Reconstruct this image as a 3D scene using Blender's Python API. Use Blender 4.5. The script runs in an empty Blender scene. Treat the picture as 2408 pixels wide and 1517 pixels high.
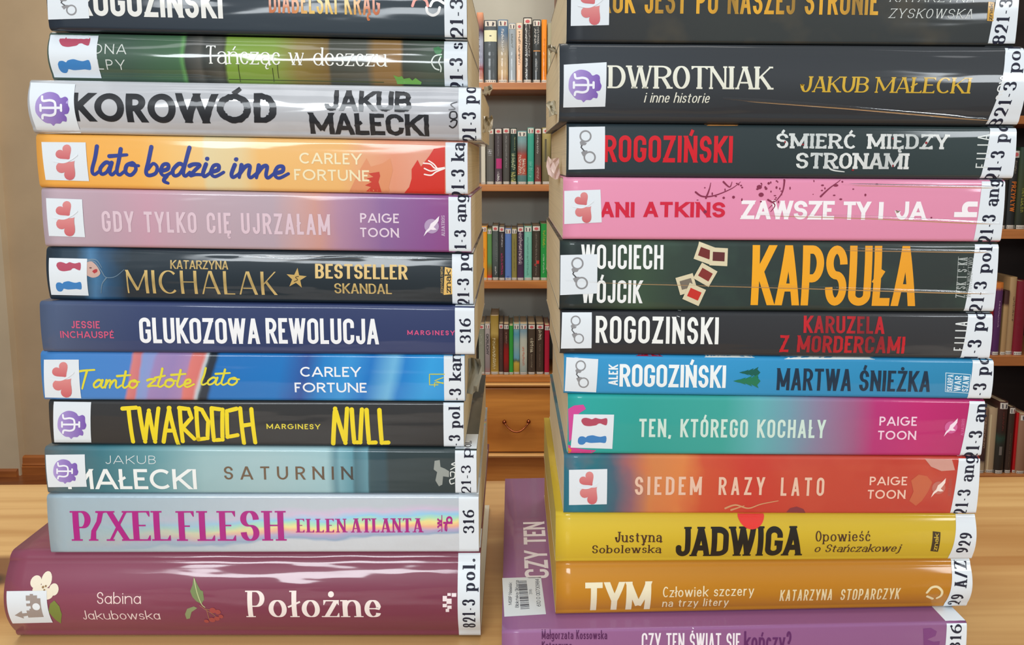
import bpy, bmesh, math, random, re
from mathutils import Vector

# ------------------------------------------------------------------ camera, world, lights, exposure
S = bpy.context.scene
COL = S.collection
FPX, CXP, CYP, HORIZON = 1800.0, 1204.0, 600.0, 380.0      # focal length, axis and horizon of the photograph in its pixels
PITCH = math.atan((CYP - HORIZON) / FPX)
CAM = Vector((0.0, -0.3645, 0.2422))                       # table top is z = 0, the left stack's spines stand at y = 0

cam = bpy.data.cameras.new('camera')
cam.sensor_width = 36.0
cam.lens = FPX / 2408 * 36
cam.shift_y = -(1517 / 2 - CYP) / 2408
cam.clip_start = 0.01
cam_ob = bpy.data.objects.new('camera', cam)
cam_ob.location = CAM
cam_ob.rotation_euler = (math.pi / 2 - PITCH, 0, 0)
COL.objects.link(cam_ob)
S.camera = cam_ob

w = bpy.data.worlds.new('room_light')
S.world = w
w.use_nodes = True
w.node_tree.nodes['Background'].inputs[0].default_value = (0.93, 0.96, 1.0, 1)
w.node_tree.nodes['Background'].inputs[1].default_value = 0.33

def area(name, loc, target, sx, sy, power, col=(1, 1, 1)):
    l = bpy.data.lights.new(name, 'AREA')
    l.shape = 'RECTANGLE'; l.size = sx; l.size_y = sy; l.energy = power; l.color = col
    o = bpy.data.objects.new(name, l)
    o.location = loc
    o.rotation_euler = (Vector(target) - Vector(loc)).to_track_quat('-Z', 'Y').to_euler()
    COL.objects.link(o)
    return o
area('ceiling_light_near', (-0.45, -1.15, 1.75), (0, 0, 0.1), 1.1, 0.35, 5, (0.96, 0.98, 1.0))
area('ceiling_light_side', (1.3, -1.15, 1.7), (0.1, 0, 0.1), 0.5, 0.35, 3, (0.96, 0.98, 1.0))
area('ceiling_light_far', (-0.1, 1.0, 1.8), (-0.1, 1.9, 0.1), 2.2, 0.4, 43, (1, 0.94, 0.84))
area('ceiling_light_table', (0.0, -0.2, 1.9), (0.0, 0.0, 0.0), 1.2, 0.4, 8, (1, 0.97, 0.92))
area('window_left', (-0.55, -1.75, 0.83), (-0.1, 0, 0.15), 0.75, 0.40, 27, (0.90, 0.96, 1.0))
area('window_right', (1.31, -1.75, 0.83), (0.2, 0, 0.15), 0.30, 0.40, 11, (0.90, 0.96, 1.0))

S.view_settings.view_transform = 'Standard'
S.view_settings.look = 'None'
S.view_settings.exposure = -0.22
S.view_settings.gamma = 1.0
S.view_settings.use_curve_mapping = False

# ------------------------------------------------------------------ pixel <-> place
FWD = Vector((0, math.cos(PITCH), -math.sin(PITCH)))
UP = Vector((0, math.sin(PITCH), math.cos(PITCH)))

def ray(px, py):
    return Vector((1, 0, 0)) * ((px - CXP) / FPX) + UP * (-(py - CYP) / FPX) + FWD

def on_y(px, py, y):
    d = ray(px, py)
    return CAM + d * ((y - CAM.y) / d.y)

def on_z(px, py, z):
    d = ray(px, py)
    return CAM + d * ((z - CAM.z) / d.z)

# ------------------------------------------------------------------ materials
def lin(c):
    return tuple(((v / 255) / 12.92 if v / 255 <= 0.04045 else ((v / 255 + 0.055) / 1.055) ** 2.4) for v in c) + (1.0,)

_mats = {}

def base_mat(name):
    m = bpy.data.materials.new(name)
    m.use_nodes = True
    return m, m.node_tree, m.node_tree.nodes['Principled BSDF']

def film(nt, b, coat, bump=0.0, scale=1.0):
    """a clear plastic film over the print"""
    b.inputs['Coat Weight'].default_value = coat * .62
    b.inputs['Specular IOR Level'].default_value = .22
    b.inputs['Coat Roughness'].default_value = 0.09
    b.inputs['Coat IOR'].default_value = 1.5
    if bump:
        tc = nt.nodes.new('ShaderNodeTexCoord')
        mp = nt.nodes.new('ShaderNodeMapping')
        mp.inputs['Scale'].default_value = (9 * scale, 40 * scale, 60 * scale)
        nz = nt.nodes.new('ShaderNodeTexNoise')
        nz.inputs['Scale'].default_value = 1.6
        nz.inputs['Detail'].default_value = 1.5
        bp = nt.nodes.new('ShaderNodeBump')
        bp.inputs['Strength'].default_value = bump
        bp.inputs['Distance'].default_value = 0.004
        nt.links.new(tc.outputs['Object'], mp.inputs[0])
        nt.links.new(mp.outputs[0], nz.inputs[0])
        nt.links.new(nz.outputs[0], bp.inputs['Height'])
        nt.links.new(bp.outputs[0], b.inputs['Coat Normal'])

def ink(rgb, rough=0.45, coat=0.55, metal=0.0):
    key = ('ink', tuple(rgb), rough, coat, metal)
    if key not in _mats:
        m, nt, b = base_mat('print')
        b.inputs['Base Color'].default_value = lin(rgb)
        b.inputs['Roughness'].default_value = rough
        b.inputs['Metallic'].default_value = metal
        film(nt, b, coat)
        _mats[key] = m
    return _mats[key]

def fade(stops, rough=0.45, coat=0.5, axis=0):
    """ink whose colour runs along the lettering"""
    m, nt, b = base_mat('print_fade')
    tc = nt.nodes.new('ShaderNodeTexCoord')
    sp = nt.nodes.new('ShaderNodeSeparateXYZ')
    cr = nt.nodes.new('ShaderNodeValToRGB')
    fill_ramp(cr, stops)
    nt.links.new(tc.outputs['Generated'], sp.inputs[0])
    nt.links.new(sp.outputs[axis], cr.inputs[0])
    nt.links.new(cr.outputs[0], b.inputs['Base Color'])
    b.inputs['Roughness'].default_value = rough
    film(nt, b, coat)
    return m

def fill_ramp(cr, stops):
    e = cr.color_ramp.elements
    stops = sorted(stops, key=lambda s: s[0])
    e[0].position = min(max(stops[0][0], 0), 1); e[0].color = lin(stops[0][1])
    if len(stops) == 1:
        e[1].position = 1; e[1].color = lin(stops[0][1]); return
    e[1].position = min(max(stops[-1][0], 0), 1); e[1].color = lin(stops[-1][1])
    for p, c in stops[1:-1]:
        n = e.new(min(max(p, 0), 1)); n.color = lin(c)

def spine_mat(stops, amp=0.0, nscale=6.0, blot=None, rough=0.5, coat=0.8, bump=0.25, vstretch=1.0, slant=0.0, grain=0.06):
    """printed cover: colours run along the spine, broken by painterly noise; clear film on top"""
    m, nt, b = base_mat('cover_print')
    N, L = nt.nodes, nt.links
    uv = N.new('ShaderNodeUVMap')
    sp = N.new('ShaderNodeSeparateXYZ'); L.new(uv.outputs[0], sp.inputs[0])
    mp = N.new('ShaderNodeMapping'); mp.inputs['Scale'].default_value = (nscale, nscale * vstretch, 1)
    L.new(uv.outputs[0], mp.inputs[0])
    nz = N.new('ShaderNodeTexNoise'); nz.inputs['Scale'].default_value = 1.0; nz.inputs['Detail'].default_value = 4
    L.new(mp.outputs[0], nz.inputs[0])
    ma = N.new('ShaderNodeMath'); ma.operation = 'MULTIPLY_ADD'
    sub = N.new('ShaderNodeMath'); sub.operation = 'SUBTRACT'; sub.inputs[1].default_value = 0.5
    L.new(nz.outputs[0], sub.inputs[0])
    L.new(sub.outputs[0], ma.inputs[0]); ma.inputs[1].default_value = amp * 2
    sl = N.new('ShaderNodeMath'); sl.operation = 'MULTIPLY_ADD'; sl.inputs[1].default_value = slant
    L.new(sp.outputs[1], sl.inputs[0]); L.new(sp.outputs[0], sl.inputs[2])
    L.new(sl.outputs[0], ma.inputs[2])
    cr = N.new('ShaderNodeValToRGB'); fill_ramp(cr, stops)
    L.new(ma.outputs[0], cr.inputs[0])
    out = cr.outputs[0]
    if blot:
        rgb, amount, sc = blot
        n2 = N.new('ShaderNodeTexNoise'); n2.inputs['Scale'].default_value = sc; n2.inputs['Detail'].default_value = 3
        L.new(uv.outputs[0], n2.inputs[0])
        r2 = N.new('ShaderNodeMapRange'); r2.inputs[1].default_value = 0.5; r2.inputs[2].default_value = 0.7
        r2.inputs[3].default_value = 0; r2.inputs[4].default_value = amount
        L.new(n2.outputs[0], r2.inputs[0])
        mx = N.new('ShaderNodeMix'); mx.data_type = 'RGBA'
        L.new(r2.outputs[0], mx.inputs['Factor']); L.new(out, mx.inputs[6]); mx.inputs[7].default_value = lin(rgb)
        out = mx.outputs[2]
    L.new(out, b.inputs['Base Color'])
    b.inputs['Roughness'].default_value = rough
    film(nt, b, coat, bump)
    return m

def holo_mat():
    """silver diffraction foil: its rainbow moves with the mirrored viewing direction"""
    m, nt, b = base_mat('holographic_foil')
    N, L = nt.nodes, nt.links
    tc = N.new('ShaderNodeTexCoord')
    nz = N.new('ShaderNodeTexNoise'); nz.inputs['Scale'].default_value = 45; nz.inputs['Detail'].default_value = 2
    mp = N.new('ShaderNodeMapping'); mp.inputs['Scale'].default_value = (1, 1, 2.5)
    L.new(tc.outputs['Object'], mp.inputs[0]); L.new(mp.outputs[0], nz.inputs[0])
    sp = N.new('ShaderNodeSeparateXYZ'); L.new(tc.outputs['Reflection'], sp.inputs[0])
    # phase of the diffraction bands
    a = N.new('ShaderNodeMath'); a.operation = 'MULTIPLY_ADD'; a.inputs[1].default_value = -5.0; a.inputs[2].default_value = -1.72
    L.new(sp.outputs[2], a.inputs[0])
    a1 = N.new('ShaderNodeMath'); a1.operation = 'MULTIPLY_ADD'; a1.inputs[1].default_value = 0.6
    L.new(sp.outputs[0], a1.inputs[0]); L.new(a.outputs[0], a1.inputs[2])
    a2 = N.new('ShaderNodeMath'); a2.operation = 'MULTIPLY_ADD'; a2.inputs[1].default_value = 0.45
    L.new(nz.outputs[0], a2.inputs[0]); L.new(a1.outputs[0], a2.inputs[2])
    cr = N.new('ShaderNodeValToRGB')
    fill_ramp(cr, [(0.0, (186, 196, 205)), (0.2, (205, 190, 215)), (0.36, (150, 205, 235)), (0.48, (175, 228, 190)),
                   (0.57, (240, 226, 150)), (0.66, (242, 180, 150)), (0.78, (186, 170, 206)), (0.92, (150, 172, 200)), (1.0, (206, 212, 218))])
    L.new(a2.outputs[0], cr.inputs[0])
    # strength of the rainbow falls off sideways
    mr = N.new('ShaderNodeMapRange'); mr.interpolation_type = 'SMOOTHSTEP'; mr.inputs[1].default_value = -0.5; mr.inputs[2].default_value = -0.22
    L.new(sp.outputs[0], mr.inputs[0])
    mx = N.new('ShaderNodeMix'); mx.data_type = 'RGBA'
    L.new(mr.outputs[0], mx.inputs['Factor']); mx.inputs[6].default_value = lin((162, 184, 196)); L.new(cr.outputs[0], mx.inputs[7])
    L.new(mx.outputs[2], b.inputs['Base Color'])
    b.inputs['Metallic'].default_value = 0.12
    b.inputs['Roughness'].default_value = 0.32
    bp = N.new('ShaderNodeBump'); bp.inputs['Strength'].default_value = 0.12; bp.inputs['Distance'].default_value = 0.002
    n2 = N.new('ShaderNodeTexNoise'); n2.inputs['Scale'].default_value = 160
    L.new(tc.outputs['Object'], n2.inputs[0]); L.new(n2.outputs[0], bp.inputs['Height']); L.new(bp.outputs[0], b.inputs['Normal'])
    film(nt, b, 0.6, 0.2)
    return m

def paper_mat(rgb):
    key = ('paper', tuple(rgb))
    if key in _mats: return _mats[key]
    m, nt, b = base_mat('page_edges')
    N, L = nt.nodes, nt.links
    tc = N.new('ShaderNodeTexCoord')
    mp = N.new('ShaderNodeMapping'); mp.inputs['Scale'].default_value = (8, 8, 2600)
    nz = N.new('ShaderNodeTexNoise'); nz.inputs['Scale'].default_value = 1; nz.inputs['Detail'].default_value = 2
    L.new(tc.outputs['Object'], mp.inputs[0]); L.new(mp.outputs[0], nz.inputs[0])
    cr = N.new('ShaderNodeValToRGB')
    fill_ramp(cr, [(0.3, tuple(int(v * 0.93) for v in rgb)), (0.7, rgb)])
    L.new(nz.outputs[0], cr.inputs[0]); L.new(cr.outputs[0], b.inputs['Base Color'])
    b.inputs['Roughness'].default_value = 0.9
    _mats[key] = m
    return m

def wood_mat(name, light, dark, scale=(1.2, 14, 14), rough=0.42, coat=0.15, knots=(), seams=0.0, detail=5, contrast=(0.32, 0.68)):
    m, nt, b = base_mat(name)
    N, L = nt.nodes, nt.links
    tc = N.new('ShaderNodeTexCoord')
    mp = N.new('ShaderNodeMapping'); mp.inputs['Scale'].default_value = scale
    L.new(tc.outputs['Object'], mp.inputs[0])
    n1 = N.new('ShaderNodeTexNoise'); n1.inputs['Scale'].default_value = 1; n1.inputs['Detail'].default_value = detail
    n1.inputs['Distortion'].default_value = 0.6
    L.new(mp.outputs[0], n1.inputs[0])
    cr = N.new('ShaderNodeValToRGB'); fill_ramp(cr, [(contrast[0], dark), (contrast[1], light)])
    L.new(n1.outputs[0], cr.inputs[0])
    mp2 = N.new('ShaderNodeMapping'); mp2.inputs['Scale'].default_value = (scale[0] * 1.6, scale[1] * 6, scale[2] * 6)
    L.new(tc.outputs['Object'], mp2.inputs[0])
    n2 = N.new('ShaderNodeTexNoise'); n2.inputs['Scale'].default_value = 1; n2.inputs['Detail'].default_value = 3
    L.new(mp2.outputs[0], n2.inputs[0])
    r2 = N.new('ShaderNodeMapRange'); r2.inputs[1].default_value = .45; r2.inputs[2].default_value = .75; r2.inputs[4].default_value = .6
    L.new(n2.outputs[0], r2.inputs[0])
    m2 = N.new('ShaderNodeMix'); m2.data_type = 'RGBA'
    L.new(r2.outputs[0], m2.inputs['Factor']); L.new(cr.outputs[0], m2.inputs[6]); m2.inputs[7].default_value = lin(dark)
    out = m2.outputs[2]
    for (kx, ky, kz, rx, ry, rz, rgb, amt) in knots:
        k1 = N.new('ShaderNodeVectorMath'); k1.operation = 'SUBTRACT'; k1.inputs[1].default_value = (kx, ky, kz)
        L.new(tc.outputs['Object'], k1.inputs[0])
        k2 = N.new('ShaderNodeVectorMath'); k2.operation = 'DIVIDE'; k2.inputs[1].default_value = (rx, ry, rz)
        L.new(k1.outputs[0], k2.inputs[0])
        k3 = N.new('ShaderNodeVectorMath'); k3.operation = 'LENGTH'; L.new(k2.outputs[0], k3.inputs[0])
        k4 = N.new('ShaderNodeMapRange'); k4.inputs[1].default_value = 0.75; k4.inputs[2].default_value = 1.05
        k4.inputs[3].default_value = amt; k4.inputs[4].default_value = 0
        L.new(k3.outputs['Value'], k4.inputs[0])
        mx = N.new('ShaderNodeMix'); mx.data_type = 'RGBA'
        L.new(k4.outputs[0], mx.inputs['Factor']); L.new(out, mx.inputs[6]); mx.inputs[7].default_value = lin(rgb)
        out = mx.outputs[2]
    L.new(out, b.inputs['Base Color'])
    b.inputs['Roughness'].default_value = rough
    b.inputs['Coat Weight'].default_value = coat
    b.inputs['Coat Roughness'].default_value = 0.25
    return m

def plaster_mat(name, rgb):
    m, nt, b = base_mat(name)
    N, L = nt.nodes, nt.links
    tc = N.new('ShaderNodeTexCoord')
    nz = N.new('ShaderNodeTexNoise'); nz.inputs['Scale'].default_value = 6; nz.inputs['Detail'].default_value = 4
    L.new(tc.outputs['Object'], nz.inputs[0])
    cr = N.new('ShaderNodeValToRGB'); fill_ramp(cr, [(0.3, tuple(int(v * 0.95) for v in rgb)), (0.7, rgb)])
    L.new(nz.outputs[0], cr.inputs[0]); L.new(cr.outputs[0], b.inputs['Base Color'])
    b.inputs['Roughness'].default_value = 0.85
    return m

def film_flap_mat(rgb):
    key = ('flap', tuple(rgb))
    if key not in _mats:
        m, nt, b = base_mat('creased_film')
        b.inputs['Base Color'].default_value = lin(rgb)
        b.inputs['Roughness'].default_value = 0.18
        b.inputs['Transmission Weight'].default_value = 0.12
        b.inputs['IOR'].default_value = 1.3
        _mats[key] = m
    return _mats[key]

def clear_film():
    if 'clear' not in _mats:
        m = bpy.data.materials.new('clear_film')
        m.use_nodes = True
        nt = m.node_tree
        nt.nodes.remove(nt.nodes['Principled BSDF'])
        tr = nt.nodes.new('ShaderNodeBsdfTransparent'); gl = nt.nodes.new('ShaderNodeBsdfGlossy'); mx = nt.nodes.new('ShaderNodeMixShader')
        fr = nt.nodes.new('ShaderNodeFresnel'); fr.inputs[0].default_value = 1.55
        gl.inputs['Roughness'].default_value = .08
        nt.links.new(fr.outputs[0], mx.inputs[0]); nt.links.new(tr.outputs[0], mx.inputs[1]); nt.links.new(gl.outputs[0], mx.inputs[2])
        nt.links.new(mx.outputs[0], nt.nodes['Material Output'].inputs[0])
        _mats['clear'] = m
    return _mats['clear']

WHITE = ink((222, 229, 234), 0.5, 0.5)
DARKTXT = ink((32, 34, 52), 0.55, 0.3)
INNER = ink((225, 220, 205), 0.7, 0.0)

# ------------------------------------------------------------------ object helpers
def mesh_ob(name, verts, faces, mat, parent=None, origin=Vector((0, 0, 0)), uvs=None, smooth=False, midx=None):
    me = bpy.data.meshes.new(name)
    me.from_pydata([tuple(Vector(v) - origin) for v in verts], [], faces)
    for m in (mat if isinstance(mat, list) else [mat]):
        me.materials.append(m)
    if midx:
        for p, i in zip(me.polygons, midx): p.material_index = i
    if uvs:
        ul = me.uv_layers.new(name='UVMap')
        for lp in me.loops: ul.data[lp.index].uv = uvs[lp.vertex_index]
    if smooth:
        me.polygons.foreach_set('use_smooth', [True] * len(me.polygons))
    me.update()
    o = bpy.data.objects.new(name, me)
    COL.objects.link(o)
    if parent is not None:
        o.parent = parent
    else:
        o.location = origin
    return o

def thing(name, label, cat, loc, group=None):
    o = bpy.data.objects.new(name, None)
    o.empty_display_size = 0.02
    o.location = loc
    o['label'] = label; o['category'] = cat
    if group: o['group'] = group
    COL.objects.link(o)
    return o

def tag(o, label=None, cat=None, group=None, kind=None):
    for k, v in (('label', label), ('category', cat), ('group', group), ('kind', kind)):
        if v: o[k] = v
    return o

def box_vf(x0, x1, y0, y1, z0, z1):
    v = [(x0, y0, z0), (x1, y0, z0), (x1, y1, z0), (x0, y1, z0), (x0, y0, z1), (x1, y0, z1), (x1, y1, z1), (x0, y1, z1)]
    f = [(0, 3, 2, 1), (4, 5, 6, 7), (0, 1, 5, 4), (1, 2, 6, 5), (2, 3, 7, 6), (3, 0, 4, 7)]
    return v, f

def join(*vfs):
    V, F = [], []
    for v, f in vfs:
        n = len(V); V += list(v); F += [tuple(i + n for i in q) for q in f]
    return V, F

def bevel(o, wd, seg=2):
    md = o.modifiers.new('bevel', 'BEVEL'); md.width = wd; md.segments = seg; md.limit_method = 'ANGLE'
    return o

def prism(profile, x0, x1):
    """extrude a closed (y, z) outline along x"""
    n = len(profile)
    v = [(x0, y, z) for y, z in profile] + [(x1, y, z) for y, z in profile]
    f = [(i, (i + 1) % n, (i + 1) % n + n, i + n) for i in range(n)]
    f += [tuple(range(n - 1, -1, -1)), tuple(range(n, 2 * n))]
    return v, f

def tube(pts, r, n=8):
    V, F = [], []
    for i, p in enumerate(pts):
        p = Vector(p)
        t = (Vector(pts[min(i + 1, len(pts) - 1)]) - Vector(pts[max(i - 1, 0)])).normalized()
        a = t.orthogonal().normalized() if abs(t.y) > 0.9 else t.cross(Vector((0, 1, 0))).normalized()
        b = t.cross(a)
        for k in range(n):
            V.append(p + (a * math.cos(2 * math.pi * k / n) + b * math.sin(2 * math.pi * k / n)) * r)
    for i in range(len(pts) - 1):
        for k in range(n):
            F.append((i * n + k, i * n + (k + 1) % n, (i + 1) * n + (k + 1) % n, (i + 1) * n + k))
    F += [tuple(range(n - 1, -1, -1)), tuple((len(pts) - 1) * n + k for k in range(n))]
    return V, F

def ball(c, r, n=14, m=9):
    V, F = [], []
    for j in range(m + 1):
        th = math.pi * j / m
        for k in range(n):
            a = 2 * math.pi * k / n
            V.append((c[0] + r * math.sin(th) * math.cos(a), c[1] + r * math.sin(th) * math.sin(a), c[2] + r * math.cos(th)))
    for j in range(m):
        for k in range(n):
            F.append((j * n + k, j * n + (k + 1) % n, (j + 1) * n + (k + 1) % n, (j + 1) * n + k))
    return V, F

# ------------------------------------------------------------------ drawn lettering
G, GW = {}, {}
def g(ch, w, *paths):
    G[ch] = paths; GW[ch] = w
g('A', 1.05, '0,0 l.46,1', '1,0 l.54,1', '.2,.27 l.8,.27')
g('B', 1, '0,0 l0,1', '0,1 l.45,1 h.93,.77 v.45,.53 l0,.53', '0,.53 l.5,.53 h1,.27 v.5,0 l0,0')
g('C', 1, '1,.66 l1,K v.5,1 h0,K l0,k v.5,0 h1,k l1,.34')
g('D', 1, '0,0 l0,1', '0,1 l.4,1 h1,K l1,k v.4,0 l0,0')
g('E', .82, '0,0 l0,1', '0,1 l1,1', '0,.52 l.88,.52', '0,0 l1,0')
g('F', .8, '0,0 l0,1', '0,1 l1,1', '0,.5 l.86,.5')
g('G', 1, '1,.68 l1,K v.5,1 h0,K l0,k v.5,0 h1,k l1,.46 l.55,.46')
g('H', 1, '0,0 l0,1', '1,0 l1,1', '0,.52 l1,.52')
g('I', 0, '.5,0 l.5,1')
g('J', .85, '1,1 l1,k v.5,0 h0,k l0,.3')
g('K', 1, '0,0 l0,1', '1,1 l0,.4', '.3,.57 l1,0')
g('L', .78, '0,0 l0,1', '0,0 l1,0')
g('M', 1.35, '0,0 l0,1', '1,0 l1,1', '0,1 l.5,.12', '1,1 l.5,.12')
g('N', 1.06, '0,0 l0,1', '1,0 l1,1', '0,1 l1,0')
g('O', 1, '0,.5 l0,K v.5,1 h1,K l1,k v.5,0 h0,k l0,.5')
g('P', .95, '0,0 l0,1', '0,1 l.45,1 h1,.74 v.45,.45 l0,.45')
g('R', 1, '0,0 l0,1', '0,1 l.45,1 h1,.75 v.45,.48 l0,.48', '.5,.5 l1,0')
g('S', .95, '1,.72 v.5,1 h0,.75 v.5,.51 h1,.26 v.5,0 h0,.28')
g('T', .95, '0,1 l1,1', '.5,0 l.5,1')
g('U', 1, '0,1 l0,k v.5,0 h1,k l1,1')
g('V', 1.05, '0,1 l.47,0', '1,1 l.53,0')
g('W', 1.5, '0,1 l.24,0', '.49,1 l.26,0', '.51,1 l.74,0', '1,1 l.76,0')
g('X', 1.05, '0,1 l1,0', '1,1 l0,0')
g('Y', 1.05, '.5,0 l.5,.42', '0,1 l.5,.38', '1,1 l.5,.38')
g('Z', .95, '0,1 l1,1', '0,0 l1,0', '.02,0 l.98,1')
g('a', .95, '1,0 l1,.46 v.5,.68 h.06,.53', '1,.41 l.5,.41 h0,.2 v.42,0 h1,.22')
g('b', 1, '0,0 l0,1', '0,.34 v.5,.68 h1,.34 v.5,0 h0,.34')
g('c', .85, '.94,.5 v.5,.68 h0,.34 v.5,0 h.96,.17')
g('d', 1, '1,0 l1,1', '0,.34 v.5,.68 h1,.34 v.5,0 h0,.34')
g('e', .92, '0,.36 l1,.36 v.5,.68 h0,.34 v.5,0 h.96,.17')
g('f', .74, '1.05,.97 h.4,.78 l.4,0', '-.2,.68 l1,.68')
g('g', 1, '0,.34 v.5,.68 h1,.34 v.5,0 h0,.34', '1,.68 l1,-.08 v.5,-.28 h.04,-.18')
g('h', 1, '0,0 l0,1', '0,.38 v.55,.68 h1,.42 l1,0')
g('i', 0, '.5,0 l.5,.68', 'o.5,.9')
g('j', .55, '.9,.68 l.9,-.08 v.0,-.28', 'o.9,.9')
g('k', .98, '0,0 l0,1', '1,.68 l0,.26', '.32,.42 l1,0')
g('l', 0, '.5,0 l.5,1')
g('m', 1.6, '0,0 l0,.68', '0,.4 v.28,.68 h.5,.44 l.5,0', '.5,.4 v.78,.68 h1,.44 l1,0')
g('n', 1, '0,0 l0,.68', '0,.38 v.55,.68 h1,.42 l1,0')
g('o', 1, '0,.34 v.5,.68 h1,.34 v.5,0 h0,.34')
g('p', 1, '0,-.28 l0,.68', '0,.34 v.5,.68 h1,.34 v.5,0 h0,.34')
g('r', .72, '0,0 l0,.68', '0,.36 v.7,.68 l1,.66')
g('s', .8, '.95,.52 v.5,.68 h.05,.51 v.5,.35 h1,.17 v.5,0 h0,.15')
g('t', .74, '.4,.9 l.4,.17 v.8,0 l1.05,.02', '-.2,.68 l1.1,.68')
g('u', 1, '0,.68 l0,.26 v.45,0 h1,.28', '1,0 l1,.68')
g('w', 1.5, '0,.68 l.24,0', '.49,.68 l.26,0', '.51,.68 l.74,0', '1,.68 l.76,0')
g('y', 1, '0,.68 l.5,0', '1,.68 l.3,-.28')
g('z', .85, '0,.68 l1,.68', '0,0 l1,0', '.02,0 l.98,.68')
g('0', .9, '0,.5 l0,K v.5,1 h1,K l1,k v.5,0 h0,k l0,.5')
g('1', .55, '.6,0 l.6,1', '.6,.98 l0,.8')
g('2', .9, '.02,.74 v.5,1 h.97,.74 v.72,.4 l.02,0', '0,0 l1,0')
g('3', .9, '.02,.79 v.48,1 h.94,.76 v.45,.53', '.45,.53 h1,.27 v.48,0 h0,.2')
g('4', .95, '.74,0 l.74,1', '.7,1 l0,.3', '0,.28 l1,.28')
g('6', .92, '.88,.98 h0,.36 v.5,0 h1,.31 v.5,.6 h0,.33')
g('7', .9, '0,1 l1,1', '1,1 l.35,0')
g('8', .92, '.05,.76 v.5,1 h.95,.76 v.5,.53 h.05,.76', '0,.27 v.5,.53 h1,.27 v.5,0 h0,.27')
g('9', .92, '.12,.02 h1,.64 v.5,1 h0,.69 v.5,.4 h1,.67')
g('-', .5, '0,.34 l1,.34')
g('.', 0, 'o.5,0')
g(',', 0, '.6,.06 l.3,-.16')
g('/', .9, '0,0 l1,1')
g('?', .8, '0,.74 v.5,1 h1,.74 v.5,.42 l.5,.28', 'o.5,0')
ACC = {'Ó': ('O', 'acute'), 'Ń': ('N', 'acute'), 'Ś': ('S', 'acute'), 'Ć': ('C', 'acute'), 'É': ('E', 'acute'), 'Ż': ('Z', 'dot'),
       'Ł': ('L', 'slash'), 'Ę': ('E', 'ogon'), 'Ą': ('A', 'ogon'), 'ó': ('o', 'acute'), 'ń': ('n', 'acute'), 'ś': ('s', 'acute'),
       'ć': ('c', 'acute'), 'ż': ('z', 'dot'), 'ł': ('l', 'slash'), 'ę': ('e', 'ogon'), 'ą': ('a', 'ogon')}
# round geometric letters
GR = {'C': ['e.58,.5,.58,.5,46,314'], 'G': ['e.5,.5,.5,.5,45,360', '1,.48 l.55,.48'],
      'O': ['e.5,.5,.5,.5,0,360'], 'J': ['1,1 l1,.3 v.45,0 h0,.2'], 'U': ['0,1 l0,.42 v.5,0 h1,.42 l1,1'],
      'a': ['1,0 l1,.68', 'e.5,.34,.5,.34,0,360'], 'D': ['0,0 l0,1', '0,1 l.3,1 h1,.5 v.3,0 l0,0']}
GRW = {'O': 1.32, 'C': 1.08, 'G': 1.28, 'D': 1.08, 'M': 1.35, 'W': 1.6, 'A': 1.15, 'E': .72, 'F': .68, 'L': .66, 'S': .82, 'B': .82, 'P': .8,
       'R': .88, 'K': .95, 'T': .85, 'J': .6, 'N': 1.08, 'U': 1.02}

# brush script and hand lettering: smooth or angular pen lines
SCRIPT = {
 'l': (.28, [(.27, 1), (.2, .6), (.08, .15), (.14, 0), (.32, .14)]),
 'ł': (.3, [(.27, 1), (.2, .6), (.08, .15), (.14, 0), (.32, .14)], [(-.02, .5), (.36, .62)]),
 'a': (.48, [(.4, .36), (.25, .44), (.06, .22), (.08, .02), (.25, .1), (.4, .4)], [(.42, .43), (.34, .12), (.4, 0), (.54, .14)]),
 't': (.3, [(.24, .92), (.16, .5), (.08, .14), (.15, 0), (.32, .14)], [(-.12, .66), (.42, .72)]),
 'o': (.42, [(.28, .43), (.1, .34), (.05, .1), (.2, 0), (.37, .2), (.32, .42), (.2, .36), (.46, .34)]),
 'b': (.42, [(.24, 1), (.14, .5), (.05, .12), (.12, 0), (.32, .08), (.38, .3), (.27, .42), (.12, .22)]),
 'e': (.36, [(.05, .16), (.26, .24), (.28, .4), (.14, .38), (.05, .14), (.16, 0), (.42, .16)]),
 'ę': (.36, [(.05, .16), (.26, .24), (.28, .4), (.14, .38), (.05, .14), (.16, 0), (.42, .16)], [(.22, .0), (.12, -.18), (.24, -.26)]),
 'd': (.5, [(.38, .36), (.24, .43), (.05, .2), (.08, .01), (.24, .08), (.4, .4)], [(.56, 1), (.46, .6), (.35, .14), (.4, 0), (.54, .14)]),
 'z': (.36, [(.04, .36), (.16, .42), (.34, .4), (.18, .2), (.04, .02), (.2, .06), (.4, .06)]),
 'i': (.24, [(.16, .43), (.06, .12), (.1, 0), (.28, .14)], [(.2, .62), (.22, .64)]),
 'n': (.46, [(.1, .43), (.02, .0)], [(.04, .14), (.2, .38), (.32, .4), (.28, .1), (.33, 0), (.48, .14)]),
 'm': (.66, [(.1, .43), (.02, .0)], [(.04, .14), (.18, .4), (.26, .38), (.2, .0)], [(.22, .14), (.38, .4), (.48, .4), (.46, .1), (.52, 0), (.68, .14)]),
 'T': (.5, [(-.06, .9), (.2, .96), (.62, 1.0)], [(.32, .97), (.2, .5), (.06, -.06)]),
 ' ': (.2,)}
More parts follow.
